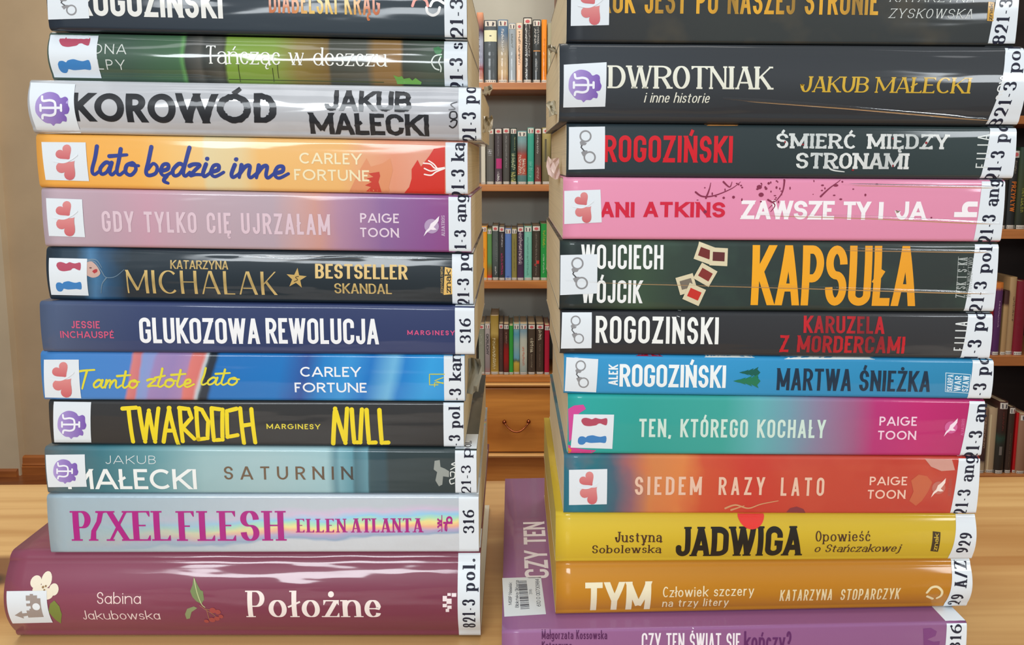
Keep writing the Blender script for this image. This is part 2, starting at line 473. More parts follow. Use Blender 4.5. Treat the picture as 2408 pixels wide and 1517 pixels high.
HAND = {
 'T': (.95, [(0, .97), (1, 1)], [(.45, .98), (.62, 0)]), 'W': (1.35, [(0, .98), (.2, 0), (.5, .92), (.72, .0), (1, .98)]),
 'A': (1, [(0, 0), (.55, 1)], [(.5, 1), (1, -.08)], [(.2, .34), (.82, .34)]),
 'R': (.95, [(.05, 1), (.14, .02)], [(0, 1), (.7, .97), (.9, .72), (.2, .42)], [(.2, .44), (1, .1)]),
 'D': (.85, [(.05, 1), (.08, .08)], [(0, 1), (.5, .95), (1, .62), (.85, .12), (.08, .08)]),
 'O': (.8, [(.05, 1), (.12, .06), (.88, .08), (1, .96), (.05, 1)]), 'C': (.8, [(.95, .99), (.1, .92), (.06, .16), (.95, .22)]),
 'H': (.95, [(0, 1), (.16, -.02)], [(.82, .98), (1, .0)], [(.1, .5), (.9, .55)]),
 'N': (1.1, [(0, 0), (.2, 1), (.82, .02), (1, 1)]), 'U': (.75, [(0, .98), (.16, .04), (.75, .04), (1, .98)]),
 'L': (.6, [(0, .97), (.2, .03), (1, .04)])}

TOK = re.compile(r'([lvheo]?)((?:-?[\d.]+|[kK])(?:,(?:-?[\d.]+|[kK]))*)')

def path_pts(s, k):
    pts, dots = [], []
    for c, nums in TOK.findall(s):
        a = [k if t == 'k' else (1 - k if t == 'K' else float(t)) for t in nums.split(',')]
        if c == 'o':
            dots.append((a[0], a[1]))
        elif c == 'e':
            cx, cy, rx, ry, a0, a1 = a
            n = max(6, int(abs(a1 - a0) / 11))
            pts += [(cx + rx * math.cos(math.radians(a0 + (a1 - a0) * i / n)), cy + ry * math.sin(math.radians(a0 + (a1 - a0) * i / n))) for i in range(n + 1)]
        elif c == 'v' or c == 'h':
            x0, y0 = pts[-1]; x1, y1 = a
            if abs(x1 - x0) + abs(y1 - y0) < 1e-6: continue
            for i in range(1, 9):
                t = math.pi / 2 * i / 8
                if c == 'v': pts.append((x0 + (x1 - x0) * (1 - math.cos(t)), y0 + (y1 - y0) * math.sin(t)))
                else: pts.append((x0 + (x1 - x0) * math.sin(t), y0 + (y1 - y0) * (1 - math.cos(t))))
        else:
            if pts and abs(pts[-1][0] - a[0]) + abs(pts[-1][1] - a[1]) < 1e-6: continue
            pts.append((a[0], a[1]))
    return pts, dots

class Sheet:
    """collects flat printed shapes and lays them on a surface"""
    def __init__(s, surf, off):
        s.surf = surf; s.off = off; s.V = []; s.F = []; s.O = []

    def add(s, pts, faces):
        n = len(s.V)
        s.V += pts
        s.O += [(len(s.F) * 7 % 23) * 1e-6] * len(pts)      # ink laid over ink
        s.F += [tuple(i + n for i in f) for f in faces]

    def strip(s, pts, offs):
        P = []
        for p, o in zip(pts, offs):
            P.append((p[0] + o[0], p[1] + o[1])); P.append((p[0] - o[0], p[1] - o[1]))
        s.add(P, [(2 * i, 2 * i + 1, 2 * i + 3, 2 * i + 2) for i in range(len(pts) - 1)])

    def disc(s, c, rx, ry=None, n=14):
        ry = ry or rx
        s.add([c] + [(c[0] + rx * math.cos(2 * math.pi * i / n), c[1] + ry * math.sin(2 * math.pi * i / n)) for i in range(n)],
              [(0, 1 + i, 1 + (i + 1) % n) for i in range(n)])

    def line(s, pts, w, w2=None, caps=True, ds=0.0012):
        """round-ended pen line, optionally tapering from w to w2"""
        w2 = w if w2 is None else w2
        P = []
        for i in range(len(pts) - 1):
            a, b = pts[i], pts[i + 1]
            n = max(1, int(math.dist(a, b) / ds))
            P += [(a[0] + (b[0] - a[0]) * j / n, a[1] + (b[1] - a[1]) * j / n) for j in range(n)]
        P.append(tuple(pts[-1]))
        m = len(P)
        offs = []
        for i in range(m):
            a, b = P[max(i - 1, 0)], P[min(i + 1, m - 1)]
            dx, dy = b[0] - a[0], b[1] - a[1]
            L = math.hypot(dx, dy) or 1
            ww = (w + (w2 - w) * i / max(1, m - 1)) / 2
            offs.append((-dy / L * ww, dx / L * ww))
        s.strip(P, offs)
        if caps:
            s.disc(P[0], w / 2); s.disc(P[-1], w2 / 2)

    def poly(s, pts, maxlen=0.0018):
        bm = bmesh.new()
        f = bm.faces.new([bm.verts.new((p[0], p[1], 0)) for p in pts])
        bmesh.ops.triangulate(bm, faces=[f], ngon_method='EAR_CLIP')
        for _ in range(4):
            es = [e for e in bm.edges if e.calc_length() > maxlen]
            if not es: break
            bmesh.ops.subdivide_edges(bm, edges=es, cuts=1)
            bmesh.ops.triangulate(bm, faces=bm.faces[:])
        bm.verts.index_update()
        s.add([(v.co.x, v.co.y) for v in bm.verts], [tuple(v.index for v in fc.verts) for fc in bm.faces])
        bm.free()

    def quad(s, q, nx=6, ny=12):
        (a, b, c, d) = q       # four corners in order around the shape
        P = []
        for j in range(ny + 1):
            for i in range(nx + 1):
                u, v = i / nx, j / ny
                P.append(tuple((a[t] * (1 - u) + b[t] * u) * (1 - v) + (d[t] * (1 - u) + c[t] * u) * v for t in (0, 1)))
        s.add(P, [(j * (nx + 1) + i, j * (nx + 1) + i + 1, (j + 1) * (nx + 1) + i + 1, (j + 1) * (nx + 1) + i) for j in range(ny) for i in range(nx)])

    def build(s, name, mat, parent, origin, smooth=True):
        return mesh_ob(name, [s.surf(x, z, s.off + o) for (x, z), o in zip(s.V, s.O)], s.F, mat, parent, origin, smooth=smooth)

def letter(sh, ch, x, w, H, sx, sy, T, k=.22, serif=0.0, rnd=False, rough=0.0, rg=None, contrast=False, slab=None):
    """draw one letter into the sheet; T maps (x, y) in units of H to the sheet"""
    base, acc = ACC.get(ch, (ch, None))
    paths = (GR.get(base) if (rnd and base in GR) or (k > .36 and base in 'CG') else None) or G[base]
    low = base.islower() or base in '.,'
    X = .68
    ky = [(-0.6, -0.6 + sy / 2), (-.28, -.28 + sy / 2), (0, sy / 2), (X, X - sy / 2), (1, 1 - sy / 2), (2, 2 - sy / 2)] if low else \
         [(-1, -1 + sy / 2), (0, sy / 2), (1, 1 - sy / 2), (2, 2 - sy / 2)]
    def my(y):
        for (a, A), (b, B) in zip(ky, ky[1:]):
            if y <= b: return A + (B - A) * (y - a) / (b - a)
        return y
    def mx(v): return x + sx / 2 + v * max(w - sx, 0)
    jit = (lambda: (rg.uniform(-rough, rough), rg.uniform(-rough, rough))) if rough else (lambda: (0, 0))
    ends = (0, 1, X, -.28) if low else (0, 1)
    single = GW[base] == 0
    extra = []
    if acc == 'acute':
        t = (.78 if low else 1.08)
        extra.append(f'.45,{t} l.72,{t + .22}')
    if acc == 'dot': extra.append('o.5,%g' % (.9 if low else 1.16))
    if acc == 'slash':
        extra.append('-.28,.36 l.5,.62' if not single else '-.9,.42 l1.9,.64')
    if acc == 'ogon':
        extra.append('.78,.0 l.6,-.14 v.75,-.26 l.95,-.22' if not low else '.7,.02 l.5,-.13 v.65,-.25 l.85,-.22')
    def put(px, py):
        j = jit(); return T(px + j[0], py + j[1])
    for pi, ps in enumerate(list(paths) + extra):
        isx = pi >= len(paths)
        pts, dots = path_pts(ps, k)
        for (dx, dy) in dots:
            r = max(sx, sy) * (.62 if serif else .55)
            cx = x + w / 2 if single else mx(dx)
            cy = my(dy) if dy > 0 else r
            sh.add([T(cx, cy)] + [T(cx + r * math.cos(2 * math.pi * i / 12), cy + r * math.sin(2 * math.pi * i / 12)) for i in range(12)],
                   [(0, 1 + i, 1 + (i + 1) % 12) for i in range(12)])
        if len(pts) < 2: continue
        M = []
        for (px, py) in pts:
            if single: M.append((x + w / 2 + (px - .5) * sx * (1 if not isx else .9), my(py)))
            else: M.append((mx(px), my(py)))
        # resample
        R = [M[0]]
        for a, b in zip(M, M[1:]):
            n = max(1, int(math.dist(a, b) / .12))
            R += [(a[0] + (b[0] - a[0]) * i / n, a[1] + (b[1] - a[1]) * i / n) for i in range(1, n + 1)]
        n = len(R)
        offs = []
        diag = 1.0
        if contrast and len(pts) == 2 and not isx:
            ddx, ddy = pts[1][0] - pts[0][0], pts[1][1] - pts[0][1]
            if abs(ddx) > .15 and abs(ddy) > .3:
                diag = .5 if ddx * ddy > 0 and base not in 'Zz' else 1.0
            if base in 'MN' and pi == 0: diag = .5
            if base in 'N' and pi == 1: diag = .5
        closed = math.dist(R[0], R[-1]) < 1e-6
        for i in range(n):
            if closed and i in (0, n - 1): a, b = R[n - 2], R[1]
            else: a, b = R[max(i - 1, 0)], R[min(i + 1, n - 1)]
            dx, dy = b[0] - a[0], b[1] - a[1]
            L = math.hypot(dx, dy) or 1
            dx, dy = dx / L, dy / L
            t = math.hypot(sx * dy, sy * dx) * diag * (.8 if isx else 1)
            # mitre at hard corners
            mit = 1.0
            if 0 < i < n - 1:
                d1 = math.atan2(R[i][1] - R[i - 1][1], R[i][0] - R[i - 1][0]); d2 = math.atan2(R[i + 1][1] - R[i][1], R[i + 1][0] - R[i][0])
                ang = abs((d2 - d1 + math.pi) % (2 * math.pi) - math.pi)
                mit = min(1.6, 1 / max(.3, math.cos(ang / 2)))
            offs.append((-dy * t / 2 * mit, dx * t / 2 * mit))
        # ends: cut level with the line, or run to the side of the letter
        for e, nb in ((0, 1), (n - 1, n - 2)):
            oy = pts[0][1] if e == 0 else pts[-1][1]
            ox = pts[0][0] if e == 0 else pts[-1][0]
            if closed or isx: continue
            dx, dy = R[e][0] - R[nb][0], R[e][1] - R[nb][1]
            L = math.hypot(dx, dy) or 1
            if abs(dy) > .3 * abs(dx) and any(abs(oy - q) < 1e-6 for q in ends) and abs(dy) / L > .3:
                tgt = oy
                mvy = tgt - R[e][1]
                R[e] = (R[e][0] + mvy * dx / dy, tgt)
                t = math.hypot(sx * dy / L, sy * dx / L) * diag / 2 / (abs(dy) / L)
                sgn = 1 if offs[e][0] > 0 else -1
                offs[e] = (sgn * t, 0)
                if serif and base not in 'cse2369/-,?':
                    hl = t + serif
                    left, right = -hl, hl
                    if low and oy > .5: right = t
                    if base in 'adu' and oy == 0 and ox > .9: left = -t
                    if base in 'j' : left = -hl
                    if base == '1' and oy == 1: left, right = -t, t
                    st = slab or sy * 1.05
                    y0 = oy if oy <= 0.01 else oy - st
                    c = R[e][0]
                    sh.add([put(c + left, y0), put(c + right, y0), put(c + right, y0 + st), put(c + left, y0 + st)], [(0, 1, 2, 3)])
            elif abs(dx) > 3 * abs(dy) and (ox in (0, 1)) and not single and base not in 'acest2369rf':
                R[e] = (R[e][0] + (1 if dx > 0 else -1) * sx / 2 * (1 if base not in '-/' else .3), R[e][1])
                if serif and ((base in 'EFLZz' and ox == 1) or (base in 'TZz' and ox in (0, 1) and oy > .5) or (base in 'Zz' and ox == 1 and oy == 0)):
                    l = serif * 1.7 + sy
                    yy = 1 if oy == 1 else (X if abs(oy - X) < 1e-6 else (0 if oy == 0 else None))
                    wk = max(sy * 1.0, sx * .28)
                    x1 = R[e][0]; x0 = x1 - (wk if dx > 0 else -wk); xi = x1 - (wk * 1.9 if dx > 0 else -wk * 1.9)
                    if yy is None:
                        sh.add([put(x0, R[e][1] - l * .6), put(x1, R[e][1] - l * .6), put(x1, R[e][1] + l * .6), put(x0, R[e][1] + l * .6)], [(0, 1, 2, 3)])
                    else:
                        sg = -1 if yy > 0 else 1
                        sh.add([put(xi, yy + sg * sy), put(xi, yy), put(x1, yy), put(x1, yy + sg * l), put(x1 - (wk * .5 if dx > 0 else -wk * .5), yy + sg * l)], [(0, 1, 2, 3, 4)])
        P = []
        for p, o in zip(R, offs):
            j = jit()
            a_, b_ = (p[0] + o[0] + j[0], p[1] + o[1] + j[1]), (p[0] - o[0] + j[1], p[1] - o[1] - j[0])
            for q in range(4):
                P.append(T(a_[0] + (b_[0] - a_[0]) * q / 3, a_[1] + (b_[1] - a_[1]) * q / 3))
        sh.add(P, [(4 * i + q, 4 * i + q + 1, 4 * i + q + 5, 4 * i + q + 4) for i in range(n - 1) for q in range(3)])
        if serif and base in 'acfrsy23690CGSJj' and not closed and base not in 'CGS':
            e = {'a': 0, 'c': 0, 'f': 0, 'r': n - 1, 's': None, 'y': n - 1, '2': 0, '3': 0, '6': 0, '9': 0, 'J': n - 1, 'j': n - 1}.get(base)
            if e is not None and ((base in 'afc' and pi == 0) or (base == 'r' and pi == 1) or (base == 'y' and pi == 1) or (base in '2369Jj' and pi == 0)):
                r = sx * .52; c = R[e]
                sh.add([T(*c)] + [T(c[0] + r * math.cos(2 * math.pi * i / 12), c[1] + r * math.sin(2 * math.pi * i / 12)) for i in range(12)],
                       [(0, 1 + i, 1 + (i + 1) % 12) for i in range(12)])

def layout(text, width, sx, sp, rnd=False, serif=0.0):
    """letter positions so that the line is exactly `width` wide (in units of the letter height)"""
    tot, fix = 0.0, sp * (len(text) - 1)
    ws = []
    for ch in text:
        if ch == ' ': ws.append((.55, 0)); tot += .55; continue
        b = ACC.get(ch, (ch, None))[0]
        w = GRW.get(b, GW[b]) if rnd else GW[b]
        if w == 0: ws.append((0, sx + 2 * serif * .6)); fix += sx + 2 * serif * .6
        else: ws.append((w, 0)); tot += w
    s = max((width - fix) / tot, .05) if tot else 1
    x, out = 0.0, []
    for ch, (a, f) in zip(text, ws):
        w = a * s + f
        out.append((ch, x, w)); x += w + sp
    return out

def catmull(p, n=6):
    if len(p) < 3: return list(p)
    q = [p[0]] + list(p) + [p[-1]]
    out = []
    for i in range(1, len(q) - 2):
        for j in range(n):
            t = j / n
            out.append(tuple(.5 * (2 * q[i][d] + (q[i + 1][d] - q[i - 1][d]) * t + (2 * q[i - 1][d] - 5 * q[i][d] + 4 * q[i + 1][d] - q[i + 2][d]) * t * t
                                   + (3 * q[i][d] - q[i - 1][d] - 3 * q[i + 1][d] + q[i + 2][d]) * t ** 3) for d in (0, 1)))
    out.append(tuple(p[-1]))
    return out

def draw_text(sh, text, width, H, T, sx=.2, sy=None, k=.22, sp=.06, serif=0.0, rnd=False, rough=0.0, slant=0.0, contrast=False, slab=None, seed=1, stem=.33):
    """width and H in metres; T maps (along, up) in metres to the sheet"""
    sy = sx * .85 if sy is None else sy
    rg = random.Random(seed)
    tot = sum(.55 if c == ' ' else (GRW.get(c, 1) if rnd else GW[ACC.get(c, (c, 0))[0]]) for c in text)
    fx = sum(1 for c in text if GW.get(ACC.get(c, (c, 0))[0], 1) == 0)
    if tot > .5:       # a stem never takes more than its share of a narrow letter
        s_ = (width / H - sp * (len(text) - 1) - fx * (sx + serif)) / tot
        cap = max(.06, min(sx, stem * max(s_, .1)))
        if cap < sx:
            sy = max(sy * .75, min(sy, cap * 1.1)) if not contrast else sy
            sx = cap
    for ch, x, w in layout(text, width / H, sx, sp, rnd, serif):
        if ch == ' ': continue
        letter(sh, ch, x, w, H, sx, sy, lambda a, b: T((a + slant * b) * H, b * H), k, serif, rnd, rough, rg, contrast, slab)

def draw_pen(sh, text, table, width, H, T, pen, sp=.1, smooth=True, rise=0.0):
    tot = sum(table[c][0] for c in text)
    s = width / H / (tot + sp * (len(text) - 1)) if table is HAND else width / H / tot
    x = 0.0
    for c in text:
        w = table[c][0] * s
        for pl in table[c][1:]:
            pts = catmull(pl) if smooth else pl
            sc = w if table is HAND else s
            sh.line([T((x + p[0] * sc) * H, (p[1] + rise * (x + p[0] * sc)) * H) for p in pts], pen * H, pen * H * (.72 if smooth else .95))
            if not smooth:
                for p in pts: sh.disc(T((x + p[0] * sc) * H, p[1] * H), pen * H / 2)
        x += w + (sp * s if table is HAND else 0)

# ------------------------------------------------------------------ the books of the two stacks
class Book:
    def __init__(s, bounds, i, refs, yref, xL, xR, yf, D, r, b, th, stops, label, group, pages=(236, 220, 186), ins=0.0, inset_y=.003, **mk):
        zl = lambda bd: (on_y(refs[0], bd[0], yref), on_y(refs[1], bd[1], yref)) if bd else None
        def line(bd):
            if bd is None: return lambda x: 0.0
            a, c = zl(bd)
            return lambda x: a.z + (c.z - a.z) * (x - a.x) / (c.x - a.x)
        top, bot = line(bounds[i]), line(bounds[i + 1])
        s.zt = lambda x: top(x) - 0.00008
        s.zb = lambda x: bot(x) + 0.00008
        s.yf, s.D, s.r, s.b, s.th = yf, D, r, b, th
        ym = sum((bounds[i][0], bounds[i][1], *(bounds[i + 1] or (1560, 1560)))) / 4
        s.x0 = on_y(xL, ym, yf).x; s.x1 = on_y(xR, ym, yf).x
        s.W = s.x1 - s.x0
        xc = (s.x0 + s.x1) / 2
        s.T0 = s.zt(xc) - s.zb(xc)
        s.org = Vector((xc, yf + D / 2, min(s.zb(s.x0), s.zb(s.x1))))
        s.root = thing('book', label, 'book', s.org, group)
        s.xL, s.xR = xL, xR
        if callable(stops):
            mat = stops()
        else:
            mat = spine_mat([((p - xL) / (xR - xL), c) for p, c in stops], **mk)
        s.mat = mat
        # cover: one folded board around the spine
        nx = 26
        prof = s.profile()
        V, UVs, F, MI = [], [], [], []
        m = len(prof)
        for ix in range(nx + 1):
            x = s.x0 + s.W * ix / nx
            T = s.zt(x) - s.zb(x)
            for (y, zf, ny, nz) in prof:
                V.append((x, yf + y, s.zb(x) + zf * T)); UVs.append((ix / nx, (zf * T - (y if zf < .5 else -y) * (1 if zf in (0, 1) else 0)) / s.W))
            for (y, zf, ny, nz) in prof:
                V.append((x, yf + y + ny * th, s.zb(x) + zf * T + nz * th)); UVs.append((ix / nx, zf * T / s.W))
        st = 2 * m
        for ix in range(nx):
            a, c = ix * st, (ix + 1) * st
            for j in range(m - 1):
                F.append((a + j, c + j, c + j + 1, a + j + 1)); MI.append(0)
                F.append((a + m + j + 1, c + m + j + 1, c + m + j, a + m + j)); MI.append(1)
            F.append((a, a + m, c + m, c)); MI.append(0)
            F.append((a + m - 1, c + m - 1, c + 2 * m - 1, a + 2 * m - 1)); MI.append(0)
        for base, fl in ((0, 0), (nx * st, 1)):
            for j in range(m - 1):
                q = (base + j, base + j + 1, base + m + j + 1, base + m + j)
                F.append(q if fl == 0 else q[::-1]); MI.append(0)
        s.cover = mesh_ob('cover', V, F, [mat, INNER], s.root, s.org, UVs, smooth=True, midx=MI)
        # page block
        a, e = s.x0 + ins + .0001, s.x1 - ins - .0001
        y0, y1 = yf + b + r + .0004, yf + D - inset_y
        g_ = th + .00005
        V = []
        n = 8
        for ix in range(n + 1):
            x = a + (e - a) * ix / n
            V += [(x, y0, s.zb(x) + g_), (x, y1, s.zb(x) + g_), (x, y1, s.zt(x) - g_), (x, y0, s.zt(x) - g_)]
        F = [(ix * 4 + j, ix * 4 + (j + 1) % 4, ix * 4 + 4 + (j + 1) % 4, ix * 4 + 4 + j) for ix in range(n) for j in range(4)]
        F += [(3, 2, 1, 0), (n * 4, n * 4 + 1, n * 4 + 2, n * 4 + 3)]
        mesh_ob('page_block', V, F, paper_mat(pages), s.root, s.org)

    def front(s, zf):
        z = min(max(zf, 0), 1) * s.T0
        r, b, T = s.r, s.b, s.T0
        if z < r: return b + r - math.sqrt(max(r * r - (r - z) ** 2, 0))
        if z > T - r: return b + r - math.sqrt(max(r * r - (z - T + r) ** 2, 0))
        return b * ((2 * z - T) / (T - 2 * r)) ** 2

    def profile(s):
        r, T, out = s.r, s.T0, []
        out.append((s.D, 0.0, 0, 1)); out.append((s.D * .5, 0.0, 0, 1))
        for i in range(8):
            t = math.pi / 2 * i / 7
            z = r - r * math.cos(t)
            out.append((s.front(z / T), z / T, math.sin(t), math.cos(t)))
        for i in range(1, 30):
            z = r + (T - 2 * r) * i / 30
            out.append((s.front(z / T), z / T, 1, 0))
        for i in range(8):
            t = math.pi / 2 * i / 7
            z = T - r + r * math.sin(t)
            out.append((s.front(z / T), z / T, math.cos(t), -math.sin(t)))
        out.append((s.D * .5, 1.0, 0, -1)); out.append((s.D, 1.0, 0, -1))
        return out

    def surf(s, x, z, off):
        """(world x, height above the lower edge) -> point just off the cover; heights past the spine run on over the boards"""
        T = s.zt(x) - s.zb(x)
        if z > T: return (x, s.yf + s.b + s.r + (z - T), s.zb(x) + T + min(off, .00006))
        if z < 0: return (x, s.yf + s.b + s.r - z, s.zb(x) - min(off, .00006))
        zf = z / T
        h = .01
        d = (s.front(zf + h) - s.front(zf - h)) / (2 * h * T)
        L = math.hypot(1, d)
        return (x, s.yf + s.front(zf) - off / L, s.zb(x) + z + off * max(-1, min(1, d)) / L)

    def p(s, px, py):
        q = on_y(px, py, s.yf)
        return (q.x, q.z - s.zb(q.x))

    def sheet(s, layer): return Sheet(s.surf, .00008 + .00005 * layer)

    def flat(s, px, py, ang=0):
        """a small frame for drawing in photograph-sized units around a spot of the spine"""
        return s.p(px, py)

    def text(s, txt, x0, x1, yt, yb, mat, name='title_lettering', parent=None, layer=1, **kw):
        mat = ink(mat) if isinstance(mat, tuple) else mat
        xc = (x0 + x1) / 2
        a, c = s.p(x0, (yt + yb) / 2), s.p(x1, (yt + yb) / 2)
        t, bt = s.p(xc, yt), s.p(xc, yb)
        H = t[1] - bt[1]
        sh = s.sheet(layer)
        draw_text(sh, txt, c[0] - a[0], H, lambda u, v: (a[0] + u, bt[1] + v), **kw)
        return sh.build(name, mat, parent or s.cover, s.org)

    def pen(s, txt, table, x0, x1, yt, yb, mat, name='title_lettering', pen=.1, smooth=True, rise=0.0, layer=1, sp=.1):
        mat = ink(mat) if isinstance(mat, tuple) else mat
        xc = (x0 + x1) / 2
        a, c = s.p(x0, (yt + yb) / 2), s.p(x1, (yt + yb) / 2)
        t, bt = s.p(xc, yt), s.p(xc, yb)
        sh = s.sheet(layer)
        draw_pen(sh, txt, table, c[0] - a[0], t[1] - bt[1], lambda u, v: (a[0] + u, bt[1] + v), pen, sp, smooth, rise)
        return sh.build(name, mat, s.cover, s.org, smooth=False)

    def up(s, txt, xt, xb, ys, ye, mat, name='publisher_lettering', parent=None, layer=1, **kw):
        """lettering that reads upwards: its foot line at pixel column xb, tops at xt, from row ys up to ye"""
        mat = ink(mat) if isinstance(mat, tuple) else mat
        ym = (ys + ye) / 2
        a, c = s.p(xb, ym), s.p(xt, ym)
        z0, z1 = s.p(xb, ys)[1], s.p(xb, ye)[1]
        sh = s.sheet(layer)
        draw_text(sh, txt, z1 - z0, a[0] - c[0], lambda u, v: (a[0] - v, z0 + u), **kw)
        return sh.build(name, mat, parent or s.cover, s.org)

    def poly(s, pts, mat, name, parent=None, layer=1):
        sh = s.sheet(layer)
        sh.poly([s.p(*q) for q in pts])
        return sh.build(name, ink(mat) if isinstance(mat, tuple) else mat, parent or s.cover, s.org)

    def lines(s, pls, wpx, mat, name, parent=None, layer=1, w2=None, smooth=True):
        k = abs(s.p(s.xL + 100, 700)[0] - s.p(s.xL, 700)[0]) / 100
        sh = s.sheet(layer)
        for pl in pls:
            pts = [s.p(*q) for q in pl]
            sh.line(catmull(pts) if smooth and len(pts) > 2 else pts, wpx * k, None if w2 is None else w2 * k)
        return sh.build(name, ink(mat) if isinstance(mat, tuple) else mat, parent or s.cover, s.org, smooth=False)

    def discs(s, cs, mat, name, parent=None, layer=1):
        k = abs(s.p(s.xL + 100, 700)[0] - s.p(s.xL, 700)[0]) / 100
        sh = s.sheet(layer)
        for (x, y, rx, ry) in cs: sh.disc(s.p(x, y), rx * k, ry * k, 18)
        return sh.build(name, ink(mat) if isinstance(mat, tuple) else mat, parent or s.cover, s.org)

    def band(s, xl, text, ys, ye, xt, xb, xl2=None, sx=.17):
        """white call-number label wrapped around the foot of the spine"""
        xr = s.xR
        sh = s.sheet(1)
        ym = [s.p(xl, 0)[0]]
        T = s.T0
        xa = s.p(xl, (ys + ye) / 2)[0]; xa2 = s.p(xl2 or xl, (ys + ye) / 2)[0]; xe = s.x1 - .0001
        ext = .02
        rows = [-ext, -ext / 2] + [T * i / 30 for i in range(31)] + [T + ext / 2, T + ext]
        P = []
        for z in rows:
            f = min(max(z / T, 0), 1)
            l = xa2 + (xa - xa2) * f
            for i in range(5):
                x = l + (xe - l) * i / 4
                Tx = s.zt(x) - s.zb(x)
                P.append((x, z * Tx / T if 0 <= z <= T else (z if z < 0 else z - T + Tx)))
        sh.add(P, [(j * 5 + i, j * 5 + i + 1, j * 5 + i + 6, j * 5 + i + 5) for j in range(len(rows) - 1) for i in range(4)])
        lb = sh.build('call_number_label', WHITE, s.root, s.org, smooth=True)
        a, c = s.p(xb, (ys + ye) / 2), s.p(xt, (ys + ye) / 2)
        z0, z1 = s.p(xb, ys)[1], s.p(xb, ye)[1]
        s2 = s.sheet(2)
        slope = (xa - xa2) / T
        draw_text(s2, text, z1 - z0, a[0] - c[0], lambda u, v: (a[0] - v + slope * (z0 + u - T / 2), z0 + u), sx=sx * 1.25, sy=.075, sp=.16, serif=.07, k=.4, slab=.07)
        s2.build('call_number', DARKTXT, lb, s.org)

    def sticker(s, q, kind):
        """white genre sticker with its pictogram; q = pixel corners (left, top, right, bottom) or four corners"""
        if len(q) == 4 and not isinstance(q[0], tuple):
            l, t, r, b = q
            q = [(l, t), (r, t), (r, b), (l, b)]
        sh = s.sheet(3)
        sh.quad([s.p(*c) for c in q])
        st = sh.build('genre_sticker', WHITE, s.root, s.org, smooth=True)
        (x0, y0), (x1, y1), (x2, y2), (x3, y3) = q
        def P(u, v):        # u, v in 0..1 of the sticker, v downwards
            return ((x0 * (1 - u) + x1 * u) * (1 - v) + (x3 * (1 - u) + x2 * u) * v, (y0 * (1 - u) + y1 * u) * (1 - v) + (y3 * (1 - u) + y2 * u) * v)
        hh = ((y3 - y0) + (y2 - y1)) / 2; ww = ((x1 - x0) + (x2 - x3)) / 2
        if kind == 'hearts':
            def heart(cx, cy, sc, a):
                pts = []
                for i in range(32):
                    t = 2 * math.pi * i / 32
                    hx = 16 * math.sin(t) ** 3; hy = 13 * math.cos(t) - 5 * math.cos(2 * t) - 2 * math.cos(3 * t) - math.cos(4 * t)
                    hx, hy = hx / 17 * sc, -hy / 17 * sc
                    pts.append((cx + hx * math.cos(a) - hy * math.sin(a), cy + hx * math.sin(a) + hy * math.cos(a)))
                return pts
            cx, cy = P(.52, .5)
            u = min(hh, ww * 1.15) * 1.2
            red = fade([(0, (200, 98, 104)), (1, (218, 140, 138))], axis=2)
            s.poly(heart(cx - u * .03, cy - u * .18, u * .2, math.radians(-38)), red, 'heart', st, 4)
            s.poly(heart(cx + u * .03, cy + u * .17, u * .25, math.radians(-138)), red, 'heart', st, 6)
            s.lines([[(cx - u * .26, cy - u * .01), (cx - u * .05, cy + u * .02), (cx + u * .12, cy - u * .05), (cx + u * .24, cy - u * .14)]], u * .042, (226, 232, 237), 'heart_outline', st, 7)
        elif kind == 'psi':
            u = min(hh, ww)
            cx, cy = P(.47, .5)
            u *= 1.05
            prof = [(-.34, .0), (-.32, -.14), (-.24, -.27), (-.1, -.34), (.04, -.33), (.14, -.28), (.2, -.21), (.29, -.24), (.36, -.19), (.37, -.06), (.4, .02),
                    (.36, .12), (.28, .14), (.32, .2), (.3, .29), (.22, .28), (.16, .33), (.06, .33), (.0, .38), (-.05, .33), (-.16, .31), (-.27, .2), (-.33, .1)]
            pts = [(cx + a * u, cy + b_ * u) for a, b_ in prof]
            s.poly(catmull(pts + [pts[0]], 3)[:-1], fade([(0, (172, 152, 208)), (1, (118, 84, 172))], axis=0), 'head_symbol', st, 4)
            w_ = u * .05
            s.lines([[(cx - .22 * u, cy), (cx + .22 * u, cy)],
                     [(cx - .2 * u, cy - .24 * u), (cx - .17 * u, cy - .15 * u), (cx - .02 * u, cy - .16 * u), (cx + .08 * u, cy - .12 * u), (cx + .1 * u, cy), (cx + .08 * u, cy + .12 * u),
                      (cx - .02 * u, cy + .16 * u), (cx - .17 * u, cy + .15 * u), (cx - .2 * u, cy + .22 * u)],
                     [(cx - .22 * u, cy - .06 * u), (cx - .22 * u, cy + .06 * u)], [(cx + .22 * u, cy - .06 * u), (cx + .22 * u, cy + .06 * u)]], w_, (236, 238, 246), 'psi_symbol', st, 6)
        elif kind == 'couple':
            def shape(pts): return [P(a, b_) for a, b_ in pts]
            red = [(.2, .2), (.22, .13), (.3, .1), (.4, .12), (.46, .14), (.54, .1), (.62, .12), (.7, .13), (.83, .11), (.83, .3), (.74, .29), (.68, .26), (.62, .27),
                   (.58, .31), (.5, .33), (.4, .345), (.3, .33), (.24, .28)]
            blue = [(.16, .72), (.2, .66), (.28, .65), (.34, .68), (.38, .64), (.5, .61), (.6, .635), (.7, .65), (.83, .63), (.83, .82), (.7, .82), (.6, .83), (.46, .84), (.36, .82),
                    (.33, .86), (.28, .9), (.2, .89), (.16, .82)]
            s.poly(catmull(shape(red) + [P(*red[0])], 3)[:-1], (178, 76, 98), 'woman_symbol', st, 4)
            s.poly(catmull(shape(blue) + [P(*blue[0])], 3)[:-1], (62, 128, 190), 'man_symbol', st, 4)
        elif kind == 'cuffs':
